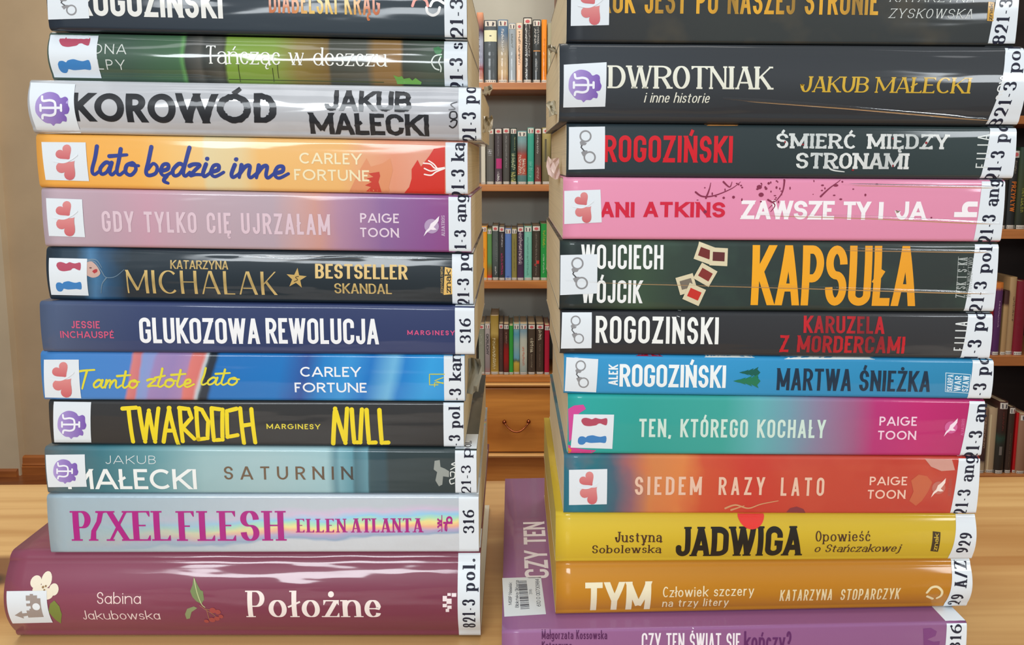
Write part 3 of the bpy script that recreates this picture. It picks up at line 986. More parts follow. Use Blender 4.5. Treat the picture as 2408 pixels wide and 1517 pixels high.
            def ring(c, r): return [(c[0] + r * math.cos(2 * math.pi * i / 20), c[1] + r * math.sin(2 * math.pi * i / 20)) for i in range(21)]
            gr = ink((142, 142, 144))
            a, b_ = P(.46, .22), P(.58, .72)
            r = min(hh, ww) * .145
            s.lines([ring(a, r), ring(b_, r * 1.02)], r * .3, gr, 'handcuff', st, 4)
            s.poly([P(.3, .36), P(.36, .3), P(.42, .36), P(.5, .38), P(.46, .43), P(.33, .44)], gr, 'handcuff_lock', st, 4)
            s.poly([P(.34, .6), P(.42, .55), P(.52, .56), P(.5, .62), P(.44, .66), P(.4, .7)], gr, 'handcuff_lock', st, 4)
            s.lines([[P(.36, .44), P(.34, .48)], [P(.36, .5), P(.39, .53)], [P(.4, .54), P(.42, .56)]], r * .22, (70, 70, 72), 'handcuff_chain', st, 5)
        elif kind == 'castle':
            tp = (158, 146, 140)
            s.poly([P(.14, .7), P(.34, .56), P(.34, .64), P(.46, .63), P(.46, .55), P(.54, .55), P(.54, .5), P(.58, .5), P(.58, .42), P(.48, .42), P(.48, .34), P(.58, .34), P(.58, .26),
                    P(.48, .26), P(.48, .12), P(.58, .12), P(.58, .08), P(.66, .08), P(.66, .12), P(.76, .12), P(.76, .2), P(.84, .2), P(.84, .78), P(.46, .79), P(.46, .72), P(.34, .75), P(.34, .82)], tp, 'castle_symbol', st, 4)
            s.discs([(P(.72, .44)[0], P(.72, .44)[1], ww * .1, ww * .1)], (232, 238, 242), 'castle_gate', st, 5)
        return st

    def seam(s, pts, wpx, h=.00035):
        """raised overlap of the clear protective film"""
        k = abs(s.p(s.xL + 100, 700)[0] - s.p(s.xL, 700)[0]) / 100
        q = [s.p(*a) for a in pts]
        P, O, F = [], [], []
        n = 40
        for i in range(n + 1):
            t = i / n * (len(q) - 1); j = min(int(t), len(q) - 2); f = t - j
            c = (q[j][0] * (1 - f) + q[j + 1][0] * f, q[j][1] * (1 - f) + q[j + 1][1] * f)
            e = math.sin(math.pi * min(1, i / n * 6) / 2) * math.sin(math.pi * min(1, (n - i) / n * 6) / 2)
            for m_ in range(7):
                v = m_ / 3 - 1
                P.append((c[0], c[1] + v * wpx * k / 2 * (.4 + .6 * e))); O.append(h * e * (1 - v * v))
        for i in range(n):
            for m_ in range(6): F.append((i * 7 + m_, i * 7 + m_ + 1, i * 7 + m_ + 8, i * 7 + m_ + 7))
        sh = s.sheet(5)
        sh.V, sh.F, sh.O = P, F, O
        o = sh.build('film_seam', clear_film(), s.cover, s.org, smooth=True)
        o['label'] = 'clear film overlap'
        return o

    def flap(s, px, py, wpx, hpx, side, rgb, seed):
        """a crumpled tab of the clear film standing out past the end of the boards"""
        rg = random.Random(seed)
        c = on_y(px, py, s.yf + .02)
        k = .00021
        V, F = [], []
        nx, nz = 4, 4
        for j in range(nz + 1):
            for i in range(nx + 1):
                u, v = i / nx, j / nz
                x = (s.x1 - .002 if side > 0 else s.x0 + .002) + side * (.0024 + u * wpx * k) * (1 - .35 * abs(v - .6))
                V.append((x, s.yf + .02 + rg.uniform(-.0035, .0035) + .012 * v, c.z + (v - .5) * hpx * k + rg.uniform(-.0012, .0012) * u))
        for j in range(nz):
            for i in range(nx):
                a = j * (nx + 1) + i
                F.append((a, a + 1, a + nx + 2, a + nx + 1))
        o = mesh_ob('film_flap', V, F, film_flap_mat(rgb), s.root, s.org)
        o['label'] = 'crumpled clear film'
        md = o.modifiers.new('thick', 'SOLIDIFY'); md.thickness = .0003
        return o

GL, GR_ = 'books stacked in the left pile', 'books stacked in the right pile'
LB = [(-75, -58), (70, 91), (187, 204), (314, 332), (442, 460), (581, 596), (707, 720), (827, 835), (943, 947), (1050, 1057), (1161, 1162), (1299, 1297), None]
RB = [(-90, -82), (99, 106), (289, 297), (416, 422), (564, 570), (731, 737), (834, 846), (928, 941), (1070, 1076), (1210, 1212), (1330, 1323), (1461, 1442), None]
LREF, RREF, YL, YR = (110, 1110), (1325, 2290), 0.0, -0.020

def L(i, xL, xR, stops, label, yf=0.0, D=.135, r=.0022, b=.0005, th=.0005, **kw):
    return Book(LB, i - 1, LREF, YL, xL, xR, YL + yf, D, r, b, th, stops, label, GL, **kw)

def R(i, xL, xR, stops, label, yf=0.0, D=.138, r=.0016, b=.0005, th=.0005, **kw):
    return Book(RB, i - 1, RREF, YR, xL, xR, YR + yf, D, r, b, th, stops, label, GR_, **kw)

BOLD = dict(sx=.21, sy=.17, k=.2, sp=.08)
GEO = dict(sx=.17, sy=.16, rnd=True, k=.5, sp=.16)
THIN = dict(sx=.1, sy=.09, rnd=True, k=.5, sp=.2)
DIDO = dict(sx=.17, sy=.045, serif=.08, k=.5, contrast=True, sp=.13, slab=.045)
ROMAN = dict(sx=.15, sy=.065, serif=.07, k=.5, contrast=True, sp=.12)
SLAB = dict(sx=.15, sy=.085, serif=.08, k=.5, sp=.15, slab=.075)

# ---- left pile, from the top
b = L(1, 110, 1098, [(110, (34, 44, 56)), (1098, (38, 52, 60))], 'dark navy paperback with bold white and orange capitals, topmost of the left pile', yf=.001)
b.text('ROGOZIŃSKI', 180, 523, -28, 40, (228, 228, 222), 'author_lettering', **BOLD)
b.text('DIABELSKI KRĄG', 632, 893, -24, 33, fade([(0, (190, 105, 55)), (.22, (205, 125, 70)), (.4, (228, 190, 95)), (.7, (222, 180, 80)), (.88, (196, 112, 60)), (1, (190, 100, 55))]), **BOLD)
b.lines([[(970, 14), (976, 0), (990, -4), (1002, 2), (1006, 14)]], 6, (206, 92, 62), 'publisher_mark')
b.lines([[(1003, 18), (1006, 30), (1018, 36), (1030, 30), (1034, 18)], [(1012, 14), (1018, 3), (1030, 0), (1044, 8)]], 6, (226, 226, 224), 'publisher_mark')
b.sticker([(111, -28), (206, -30), (210, 43), (113, 46)], 'cuffs')
b.band(1045, '21-3', 88, -2, 1058, 1089)

b = L(2, 112, 1099, [(112, (70, 92, 80)), (300, (62, 88, 72)), (420, (66, 104, 72)), (428, (92, 150, 84)), (436, (52, 56, 52)), (470, (84, 84, 78)), (480, (54, 58, 54)), (515, (78, 80, 72)), (527, (60, 62, 52)),
     (532, (126, 160, 62)), (640, (132, 158, 66)), (700, (138, 122, 60)), (770, (124, 100, 56)), (776, (74, 76, 66)), (860, (82, 84, 74)), (880, (136, 106, 62)), (940, (142, 108, 62)), (948, (60, 66, 58)), (1008, (70, 84, 72)), (1098, (58, 78, 66))],
     'green photo-printed paperback with thin white serif title, second from top in left pile', yf=.002, r=.0026, b=.0026, amp=.006, nscale=14, bump=.5, coat=1.5)
b.text('ONA', 213, 296, 103, 127, (206, 212, 206), 'author_lettering', sx=.11, sy=.1, rnd=True, k=.5, sp=.25)
b.text('LPY', 228, 293, 140, 163, (206, 212, 206), 'author_lettering', sx=.11, sy=.1, rnd=True, k=.5, sp=.32)
b.text('Tańcząc w deszczu', 484, 908, 110, 153, (240, 242, 236), sx=.1, sy=.045, serif=.055, k=.5, contrast=True, sp=.1)
b.lines([[(1038, 128), (1022, 132), (1015, 146), (1022, 160), (1032, 164)], [(1036, 134), (1032, 146), (1037, 158), (1036, 168)]], 3, (214, 224, 216), 'publisher_mark')
b.poly([(924, 176), (936, 180), (944, 178), (948, 184), (962, 182), (968, 188), (976, 182), (990, 192), (988, 197), (950, 196), (932, 196), (930, 188)], (112, 168, 80), 'leaf_print')
b.poly([(1018, 112), (1030, 108), (1040, 116), (1036, 126), (1042, 136), (1030, 130), (1022, 124)], (70, 128, 84), 'leaf_print')
b.lines([[(640, 160), (640, 190)], [(560, 152), (560, 190)], [(652, 150), (652, 182)], [(534, 185), (900, 192)]], 1.6, (74, 82, 44), 'garden_fence_print')
b.sticker([(110, 73), (224, 74), (232, 182), (120, 180)], 'couple')
b.band(1044, '21-3 s', 210, 99, 1057, 1088)

b = L(3, 66, 1131, [(66, (196, 198, 200)), (260, (186, 188, 192)), (520, (178, 180, 184)), (800, (184, 186, 190)), (1131, (172, 174, 180))],
     'silver grey paperback with huge crumbling black capitals, third from the top of the left pile', yf=-.003, r=.0026, b=.0026, rough=.35, bump=.45, coat=1.5, blot=((205, 207, 210), .5, 7))
blk = ink((36, 38, 42))
b.text('KOR', 168, 342, 219, 286, blk, sx=.24, sy=.2, rnd=True, k=.5, sp=.06)
for ch_, xa_, xb_, rg_ in (('O', 347, 413, .0), ('W', 413, 510, .01), ('Ó', 510, 590, .02), ('D', 596, 651, .024)):
    b.text(ch_, xa_, xb_, 220, 289, blk, sx=.24, sy=.2, rnd=True, k=.5, rough=rg_, stem=.4)
b.text('JAKUB', 762, 967, 213, 262, blk, 'author_lettering', sx=.23, sy=.2, k=.3, sp=.06, rough=.022)
b.text('MAŁECKI', 727, 1008, 267, 317, blk, 'author_lettering', sx=.23, sy=.19, k=.3, sp=.06, rough=.014)
b.lines([[(1057, 296), (1064, 300), (1072, 294), (1074, 284), (1066, 282), (1060, 286)], [(1064, 280), (1074, 276), (1072, 264), (1060, 264), (1058, 276), (1066, 280)]], 3.4, (40, 40, 44), 'publisher_mark')
b.lines([[(1056, 258), (1070, 256), (1060, 246), (1074, 240)]], 2.6, (90, 90, 94), 'publisher_mark')
b.sticker([(64, 193), (170, 197), (181, 312), (79, 313)], 'psi')
b.band(1078, '21-3 pol', 333, 186, 1086, 1119)
b.flap(1142, 209, 22, 24, 1, (170, 156, 130), 3)
b.flap(1150, 290, 22, 40, 1, (206, 192, 164), 4)

b = L(4, 88, 1100, [(88, (238, 168, 72)), (330, (240, 178, 86)), (400, (240, 190, 110)), (475, (236, 196, 128)), (484, (224, 206, 158)), (560, (226, 202, 150)), (612, (236, 186, 112)), (800, (236, 182, 112)), (860, (228, 166, 124)), (925, (226, 150, 118)), (980, (226, 158, 132)), (1100, (220, 140, 118))],
     'orange paperback with a blue brush script title, fourth from the top of the left pile', r=.0024, amp=.012, nscale=16, vstretch=.6)
b.pen('lato', SCRIPT, 209, 322, 345, 411, (44, 62, 142), pen=.15)
b.pen('będzie', SCRIPT, 338, 520, 347, 414, (44, 62, 142), pen=.15)
b.pen('inne', SCRIPT, 538, 672, 350, 418, (44, 62, 142), pen=.15)
b.text('CARLEY', 704, 850, 360, 386, (240, 226, 186), 'author_lettering', **GEO)
b.text('FORTUNE', 692, 868, 399, 425, (240, 226, 186), 'author_lettering', **GEO)
b.poly([(866, 408), (892, 404), (894, 414), (890, 428), (897, 452), (860, 450), (872, 440), (858, 436), (874, 428), (862, 420), (878, 416)], (200, 66, 52), 'brush_print')
b.poly([(820, 452), (836, 420), (848, 396), (862, 372), (872, 392), (900, 384), (918, 372), (924, 400), (914, 440), (918, 456)], (222, 146, 104), 'brush_print', layer=0)
b.poly([(968, 398), (982, 376), (990, 392), (1010, 366), (1020, 350), (1046, 346), (1046, 456), (950, 454), (962, 440), (968, 420)], (208, 52, 40), 'brush_print')
b.lines([[(996, 384), (1012, 386), (1024, 396), (1046, 394)], [(998, 396), (1012, 402), (1024, 400), (1046, 394)], [(998, 410), (1014, 412), (1026, 404), (1046, 396)], [(1008, 378), (1020, 386), (1028, 396)]], 3, (246, 238, 232), 'publisher_mark', layer=2)
b.sticker([(97, 334), (201, 335), (209, 426), (107, 423)], 'hearts')
b.band(1048, '21-3 ka', 467, 337, 1061, 1092)

b = L(5, 101, 1108, [(101, (186, 166, 176)), (240, (184, 156, 168)), (350, (196, 152, 168)), (470, (184, 160, 170)), (640, (180, 160, 170)), (700, (198, 158, 156)), (745, (202, 150, 140)), (800, (176, 134, 158)), (900, (140, 102, 152)), (1000, (138, 82, 142)), (1108, (144, 66, 128))],
     'mauve to purple paperback with pale pink capitals, fifth from top in left pile', r=.002, amp=.03, nscale=5)
b.text('GDY TYLKO CIĘ UJRZAŁAM', 240, 776, 500, 549, (218, 192, 202), sx=.22, sy=.17, k=.22, sp=.13)
b.text('PAIGE', 847, 938, 502, 524, (226, 206, 220), 'author_lettering', **GEO)
b.text('TOON', 847, 938, 536, 558, (226, 206, 220), 'author_lettering', **GEO)
def bird(b, cx, cy, s, rgb, halo):
    b.discs([(cx, cy, 17 * s, 17 * s)], halo, 'publisher_mark', layer=1)
    P = [(-19, 24), (-14, 12), (-6, 4), (-2, -6), (6, -12), (18, -24), (16, -12), (10, -4), (5, 2), (12, 8), (4, 9), (-2, 8), (-10, 14)]
    b.poly([(cx + x * s, cy + y * s) for x, y in P], rgb, 'publisher_mark', layer=2)
bird(b, 1015, 532, 1.0, (240, 230, 238), (176, 150, 184))
b.up('ALBATROS', 1038, 1046, 555, 507, (214, 192, 214), sx=.16, sy=.07, serif=.06, k=.5, sp=.12)
b.sticker([(108, 466), (193, 469), (200, 558), (115, 555)], 'hearts')
b.band(1055, '21-3 ang', 607, 458, 1068, 1096)

b = L(6, 110, 1113, [(110, (32, 46, 58)), (180, (40, 62, 78)), (215, (70, 120, 160)), (245, (44, 84, 118)), (300, (30, 44, 54)), (700, (28, 40, 48)), (1113, (32, 42, 48))],
     'dark teal paperback with gold capitals and a gold star, in the left pile', r=.0026, b=.0012, amp=.05, nscale=7, bump=.5)
gold = fade([(0, (206, 176, 112)), (.5, (170, 146, 92)), (1, (214, 186, 120))], rough=.3, axis=2)
b.text('KATARZYNA', 400, 536, 613, 633, gold, 'author_lettering', sx=.17, sy=.13, k=.4, sp=.08)
b.text('MICHALAK', 296, 650, 637, 692, gold, 'author_lettering', sx=.13, sy=.045, k=.5, sp=.16, rnd=True, contrast=True)
b.text('BESTSELLER', 741, 958, 622, 656, (222, 192, 128), sx=.22, sy=.13, k=.3, sp=.1)
b.text('SKANDAL', 786, 921, 667, 691, gold, sx=.18, sy=.11, k=.35, sp=.1)
b.poly([(697 + (25 if i % 2 == 0 else 10) * math.sin(math.pi * i / 5 + .1), 655 - (25 if i % 2 == 0 else 10) * math.cos(math.pi * i / 5 + .1)) for i in range(10)], (196, 164, 96), 'star_print')
b.lines([[(702, 650), (695, 652), (700, 658), (692, 662)]], 2, (92, 74, 44), 'star_print', layer=2)
b.poly(catmull([(204, 617), (214, 615), (226, 624), (233, 634), (236, 643), (230, 650), (218, 653), (205, 648)], 4), (200, 166, 154), 'portrait_print')
b.poly(catmull([(217, 638), (222, 634), (228, 633), (229, 639), (222, 643)], 3), (176, 58, 62), 'portrait_print', layer=2)
b.discs([(213, 630, 3, 2)], (120, 92, 88), 'portrait_print', layer=2)
b.lines([[(204, 614), (222, 616), (238, 636), (250, 652), (272, 650), (292, 634)], [(206, 611), (226, 612), (240, 630)], [(250, 654), (240, 668), (236, 690)]], 3, (110, 134, 152), 'portrait_print', layer=2, w2=1)
b.poly([(1046, 628), (1064, 632), (1064, 692), (1043, 694)], (228, 186, 104), 'publisher_mark')
b.up('znak', 1046, 1060, 689, 636, (46, 44, 40), 'publisher_lettering', layer=2, sx=.2, sy=.12, serif=.06, k=.5, sp=.12)
b.up('JEDNYMSŁOWEM', 1036, 1042, 692, 628, (176, 150, 96), sx=.16, sy=.12, sp=.15)
b.sticker([(114, 607), (204, 609), (206, 696), (118, 694)], 'couple')
b.seam([(560, 604), (700, 610), (820, 605), (1058, 611)], 9)
b.band(1063, '21-3 po', 719, 596, 1075, 1103)

b = L(7, 96, 1116, [(96, (78, 94, 124)), (180, (66, 80, 112)), (330, (50, 64, 104)), (700, (44, 58, 100)), (1116, (46, 58, 100))],
     'navy blue paperback with tall white capitals and pink author lines, in the left pile', yf=-.002, r=.002, amp=.03, nscale=4)
b.text('JESSIE', 168, 235, 755, 772, (208, 88, 122), 'author_lettering', **GEO)
b.text('INCHAUSPÉ', 142, 268, 779, 795, (208, 88, 122), 'author_lettering', **GEO)
b.text('GLUKOZOWA', 328, 610, 748, 808, (238, 240, 242), sx=.16, sy=.15, k=.16, sp=.07)
b.text('REWOLUCJA', 625, 890, 749, 809, (238, 240, 242), sx=.16, sy=.15, k=.16, sp=.07)
b.text('MARGINESY', 958, 1069, 777, 788, (214, 84, 130), 'publisher_lettering', sx=.2, sy=.18, rnd=True, k=.5, sp=.35)
b.band(1070, '316', 807, 749, 1081, 1107)

b = L(8, 98, 1093, [(98, (66, 132, 200)), (285, (72, 130, 200)), (292, (212, 128, 126)), (308, (206, 120, 124)), (314, (132, 156, 208)), (336, (140, 152, 206)), (344, (158, 134, 184)), (385, (152, 130, 182)), (420, (166, 134, 180)), (426, (218, 124, 118)), (450, (214, 118, 112)), (458, (196, 214, 222)), (464, (38, 48, 60)), (480, (36, 48, 62)), (488, (28, 112, 186)), (640, (24, 116, 190)), (700, (46, 84, 156)), (740, (30, 128, 200)), (800, (52, 148, 214)), (850, (26, 118, 196)), (905, (110, 182, 222)), (930, (30, 128, 204)), (990, (48, 158, 222)), (1093, (34, 140, 210))],
     'bright blue paperback with coral stripes and yellow script title, in the left pile', r=.002, amp=.016, nscale=5, vstretch=1.2, slant=-.25)
b.pen('Tamto', SCRIPT, 188, 325, 870, 912, (222, 212, 60), pen=.135)
b.pen('złote', SCRIPT, 344, 452, 867, 910, (222, 212, 60), pen=.135)
b.pen('lato', SCRIPT, 468, 560, 866, 905, (222, 212, 60), pen=.135)
b.text('CARLEY', 706, 848, 863, 886, (236, 240, 244), 'author_lettering', **GEO)
b.text('FORTUNE', 693, 862, 900, 923, (236, 240, 244), 'author_lettering', **GEO)
b.lines([[(1045, 880), (1010, 880), (1010, 905), (1030, 905)], [(1022, 909), (1022, 900), (1042, 900)], [(1042, 888), (1022, 895), (1042, 902)]], 2.4, (204, 200, 70), 'publisher_mark', smooth=False)
b.sticker([(103, 846), (185, 846), (190, 937), (105, 935)], 'hearts')
b.band(1044, '1-3 kan', 958, 832, 1056, 1084)
b.flap(1120, 890, 34, 70, 1, (176, 172, 156), 8)

b = L(9, 117, 1091, [(117, (48, 49, 50)), (1091, (46, 47, 48))], 'charcoal black paperback with hand-drawn yellow capitals, fourth from the bottom of the left pile', yf=.001, r=.002)
b.pen('TWARDOCH', HAND, 290, 598, 960, 1040, (236, 212, 40), 'author_lettering', pen=.12, smooth=False, sp=.22)
b.pen('NULL', HAND, 782, 912, 962, 1044, (236, 212, 40), pen=.125, smooth=False, sp=.34)
b.text('MARGINESY', 627, 753, 997, 1009, (226, 210, 70), 'publisher_lettering', sx=.19, sy=.17, rnd=True, k=.5, sp=.3)
b.sticker([(125, 946), (213, 947), (214, 1049), (127, 1049)], 'psi')
b.band(1043, '1-3 pol', 1063, 957, 1055, 1082)

b = L(10, 107, 1121, [(107, (92, 108, 114)), (165, (74, 104, 112)), (240, (60, 116, 128)), (360, (96, 148, 156)), (480, (150, 184, 188)), (620, (160, 190, 194)), (770, (156, 192, 198)), (790, (96, 140, 152)), (800, (120, 168, 180)), (828, (96, 150, 164)), (834, (72, 112, 124)), (864, (94, 144, 158)), (868, (50, 78, 86)), (905, (46, 74, 84)), (915, (44, 60, 64)), (1121, (46, 60, 62))],
     'misty teal paperback with widely spaced brown capitals, third from the bottom of the left pile', yf=-.001, r=.002, amp=.004, nscale=8)
b.text('JAKUB', 248, 366, 1072, 1091, (214, 222, 222), 'author_lettering', sx=.09, sy=.08, rnd=True, k=.5, sp=.3)
b.text('MAŁECKI', 158, 462, 1103, 1151, (236, 240, 238), 'author_lettering', sx=.17, sy=.15, rnd=True, k=.5, sp=.1)
b.text('SATURNIN', 527, 830, 1097, 1128, fade([(0, (112, 92, 72)), (.7, (112, 90, 70)), (1, (66, 64, 60))]), sx=.15, sy=.13, rnd=True, k=.5, sp=.55)
b.poly([(1022, 1084), (1034, 1082), (1036, 1098), (1046, 1102), (1056, 1108), (1056, 1122), (1042, 1120), (1040, 1140), (1032, 1144), (1024, 1130), (1028, 1110), (1020, 1104)], (150, 156, 150), 'statue_print')
b.lines([[(1068, 1136), (1060, 1138), (1058, 1128), (1068, 1124), (1070, 1112), (1060, 1110), (1060, 1120)], [(1060, 1104), (1072, 1096), (1062, 1092), (1070, 1088)]], 2.6, (222, 226, 222), 'publisher_mark', layer=2)
b.sticker([(107, 1070), (199, 1069), (204, 1145), (113, 1146)], 'psi')
b.band(1070, '21-3 pol.', 1162, 1012, 1084, 1107)

b = L(11, 113, 1126, holo_mat, 'shiny silver holographic paperback with magenta serif capitals, second from the bottom of the left pile', yf=-.002, r=.0018, D=.138)
mag = (172, 34, 130)
b.text('P', 172, 214, 1202, 1272, mag, sx=.19, sy=.05, serif=.08, k=.5, sp=.08, contrast=True)
b.poly([(224, 1202), (246, 1202), (246, 1206), (242, 1207), (238, 1228), (226, 1250), (226, 1268), (231, 1269), (231, 1272), (209, 1272), (209, 1269), (213, 1268), (215, 1248), (227, 1226), (230, 1207), (224, 1206)], mag, 'title_lettering')
b.text('XEL', 252, 400, 1202, 1272, mag, sx=.19, sy=.05, serif=.08, k=.5, sp=.12, contrast=True)
b.text('FLESH', 420, 667, 1202, 1272, mag, sx=.19, sy=.05, serif=.08, k=.45, sp=.16, contrast=True)
b.text('ELLEN', 698, 814, 1220, 1252, mag, 'author_lettering', sx=.2, sy=.06, serif=.08, k=.45, sp=.18, contrast=True)
b.text('ATLANTA', 826, 993, 1219, 1252, mag, 'author_lettering', sx=.2, sy=.06, serif=.08, k=.45, sp=.12, contrast=True)
b.up('w', 1024, 1038, 1240, 1220, mag, sx=.3, sy=.2, serif=.05)
b.up('a', 1042, 1052, 1250, 1232, mag, sx=.3, sy=.2, k=.5)
b.up('b', 1042, 1064, 1232, 1214, mag, sx=.24, sy=.18, k=.5)
b.lines([[(1039, 1212), (1039, 1250)], [(1030, 1250), (1036, 1246)]], 2, mag, 'publisher_mark')
b.band(1079, '316', 1254, 1199, 1089, 1115)

b = L(12, 10, 1129, [(10, (132, 66, 86)), (200, (134, 66, 88)), (600, (126, 58, 80)), (1129, (122, 56, 76))],
     'thick burgundy hardback with botanical drawings, bottom of the left pile on the table', yf=-.007, D=.155, r=.0045, b=.0068, th=.0025, ins=.003, inset_y=.004, rough=.4, coat=1.0, bump=.6)
b.text('Sabina', 228, 331, 1394, 1420, (238, 214, 210), 'author_lettering', sx=.09, sy=.08, rnd=True, k=.5, sp=.12)
b.text('Jakubowska', 192, 374, 1436, 1461, (238, 214, 210), 'author_lettering', sx=.09, sy=.08, rnd=True, k=.5, sp=.12)
b.text('Położne', 582, 896, 1391, 1454, (244, 232, 226), **DIDO)
petal = (232, 222, 200)
for (cx, cy, rx, ry) in ((79, 1374, 14, 14), (90, 1390, 17, 12), (103, 1370, 13, 18), (124, 1389, 12, 14), (108, 1398, 17, 14)):
    b.discs([(cx, cy, rx, ry)], petal, 'flower_print', layer=1)
b.discs([(98, 1384, 3, 3), (104, 1382, 2.5, 2.5), (102, 1390, 2.5, 2.5)], (150, 120, 80), 'flower_print', layer=2)
b.poly([(118, 1420), (128, 1412), (140, 1426), (144, 1446), (136, 1474), (126, 1462), (114, 1440)], (122, 134, 64), 'leaf_print', layer=1)
b.poly([(450, 1364), (456, 1372), (462, 1380), (470, 1390), (476, 1392), (480, 1410), (474, 1420), (462, 1414), (452, 1404), (446, 1392), (450, 1380)], (118, 134, 84), 'leaf_print')
b.lines([[(452, 1368), (462, 1394), (474, 1420), (482, 1428)]], 2, (190, 196, 140), 'leaf_print', layer=2)
b.poly([(434, 1446), (440, 1432), (456, 1426), (464, 1430), (450, 1440), (444, 1458), (436, 1460)], (140, 150, 106), 'leaf_print')
b.lines([[(470, 1424), (486, 1436), (500, 1446), (510, 1458)], [(486, 1436), (490, 1462)], [(480, 1432), (504, 1436)]], 2, (160, 110, 84), 'stem_print')
b.discs([(500, 1436, 8, 8), (512, 1440, 7, 7), (496, 1462, 8, 8), (508, 1458, 7, 7), (482, 1466, 6, 6), (518, 1452, 6, 6)], (168, 76, 72), 'berry_print', layer=2)
for q in ((1041, 1402, 1051, 1414), (1052, 1396, 1060, 1402), (1062, 1396, 1073, 1404), (1050, 1408, 1062, 1420), (1041, 1420, 1051, 1428), (1052, 1424, 1062, 1432), (1048, 1432, 1056, 1440)):
    b.poly([(q[0], q[1]), (q[2], q[1]), (q[2], q[3]), (q[0], q[3])], (240, 226, 228), 'publisher_mark')
b.sticker([(14, 1392), (108, 1391), (118, 1470), (22, 1473)], 'castle')
b.band(1076, '821-3 pol.', 1488, 1330, 1087, 1117)

# ---- right pile, from the top
b = R(1, 1333, 2396, [(1333, (34, 40, 48)), (1450, (46, 48, 48)), (1700, (50, 54, 52)), (2396, (46, 50, 50))],
      'black paperback with worn gold title and italic author name, topmost of right pile', yf=.001, blot=((92, 82, 62), .45, 7))
b.text('MROK JEST PO NASZEJ STRONIE', 1376, 2066, -30, 33, fade([(i / 14, ((214, 158, 46), (150, 116, 50), (226, 170, 52))[i % 3]) for i in range(15)]), **BOLD)
b.text('KATARZYNA', 2092, 2290, -14, 5, (206, 210, 206), 'author_lettering', sx=.1, sy=.06, serif=.05, k=.5, sp=.28, slant=.22)
b.text('ZYSKOWSKA', 2090, 2286, 21, 43, (206, 210, 206), 'author_lettering', sx=.1, sy=.06, serif=.05, k=.5, sp=.28, slant=.22)
b.poly([(2324, 4), (2338, 6), (2336, 50), (2321, 49)], (204, 156, 64), 'publisher_mark')
b.up('znak', 2324, 2334, 48, 8, (60, 50, 36), layer=2, sx=.2, sy=.12, k=.5, sp=.12)
b.sticker([(1343, -30), (1433, -32), (1432, 59), (1342, 61)], 'hearts')
b.band(2346, '821-3', 104, -3, 2346, 2376, 2328)

b = R(2, 1316, 2413, [(1316, (52, 58, 64)), (1700, (50, 54, 58)), (2413, (50, 53, 56))],
      'thick charcoal book with cream title and mustard author name, in the right pile', yf=-.003, r=.004, b=.0026, bump=.4)
cream = (226, 226, 210)
b.text('DWROTNIAK', 1431, 1816, 155, 209, cream, sx=.18, sy=.07, serif=.045, k=.5, sp=.07, contrast=True, stem=.45)
b.text('i inne historie', 1515, 1668, 217, 241, cream, 'subtitle_lettering', sx=.12, sy=.08, k=.5, sp=.1, slant=.2)
b.text('JAKUB', 1882, 2042, 180, 217, (206, 168, 52), 'author_lettering', sx=.18, sy=.07, serif=.06, k=.5, sp=.1, slant=.08, contrast=True)
b.text('MAŁECKI', 2058, 2282, 182, 219, (206, 168, 52), 'author_lettering', sx=.18, sy=.07, serif=.06, k=.5, sp=.1, slant=.08, contrast=True)
b.lines([[(2356, 222), (2346, 226), (2344, 232), (2350, 230)], [(2362, 200), (2350, 202), (2346, 212), (2354, 216), (2362, 210)], [(2350, 196), (2362, 190), (2352, 184), (2362, 178)]], 3, (222, 224, 222), 'publisher_mark')
b.sticker([(1326, 152), (1427, 146), (1424, 250), (1325, 252)], 'psi')
b.band(2370, '821-3 pol', 299, 104, 2360, 2390, 2336)
b.seam([(1700, 230), (2000, 252), (2340, 281)], 9)
b.flap(1304, 112, 18, 24, -1, (150, 140, 118), 12)
b.flap(1300, 252, 20, 34, -1, (190, 182, 160), 13)

b = R(3, 1332, 2389, [(1332, (42, 54, 60)), (1800, (42, 54, 56)), (2389, (46, 60, 60))],
      'dark slate paperback with red name and weathered white title, above the pink book', r=.0025)
b.text('ROGOZIŃSKI', 1420, 1723, 319, 382, (208, 26, 40), 'author_lettering', sx=.23, sy=.18, k=.2, sp=.09)
dist = fade([(0, (222, 226, 222)), (.2, (196, 202, 200)), (.5, (226, 228, 224)), (.8, (190, 196, 194)), (1, (224, 226, 222))])
b.text('ŚMIERĆ MIĘDZY', 1826, 2230, 315, 350, dist, sx=.22, sy=.14, serif=.06, k=.4, sp=.16, rough=.012)
b.text('STRONAMI', 1872, 2137, 360, 397, dist, sx=.22, sy=.14, serif=.06, k=.4, sp=.12, rough=.012)
b.lines([[(1942, 384), (1956, 399), (1986, 404)]], 5, (214, 218, 214), 'title_lettering', w2=2)
b.up('FILIA', 2297, 2326, 395, 316, (214, 220, 216), sx=.1, sy=.09, sp=.32)
b.discs([(1846, 334, 2, 3), (1888, 340, 3, 2), (2006, 400, 3, 2), (2178, 336, 3, 3), (2100, 326, 2, 2), (2100, 390, 2, 3)], (140, 40, 44), 'blood_print', layer=2)
b.poly([(1660, 292), (1740, 293), (1736, 296), (1664, 296)], (190, 130, 70), 'cover_art_print')
b.sticker([(1338, 299), (1423, 298), (1422, 397), (1337, 399)], 'cuffs')
b.band(2328, '21-3 pol', 425, 276, 2331, 2363, 2312)

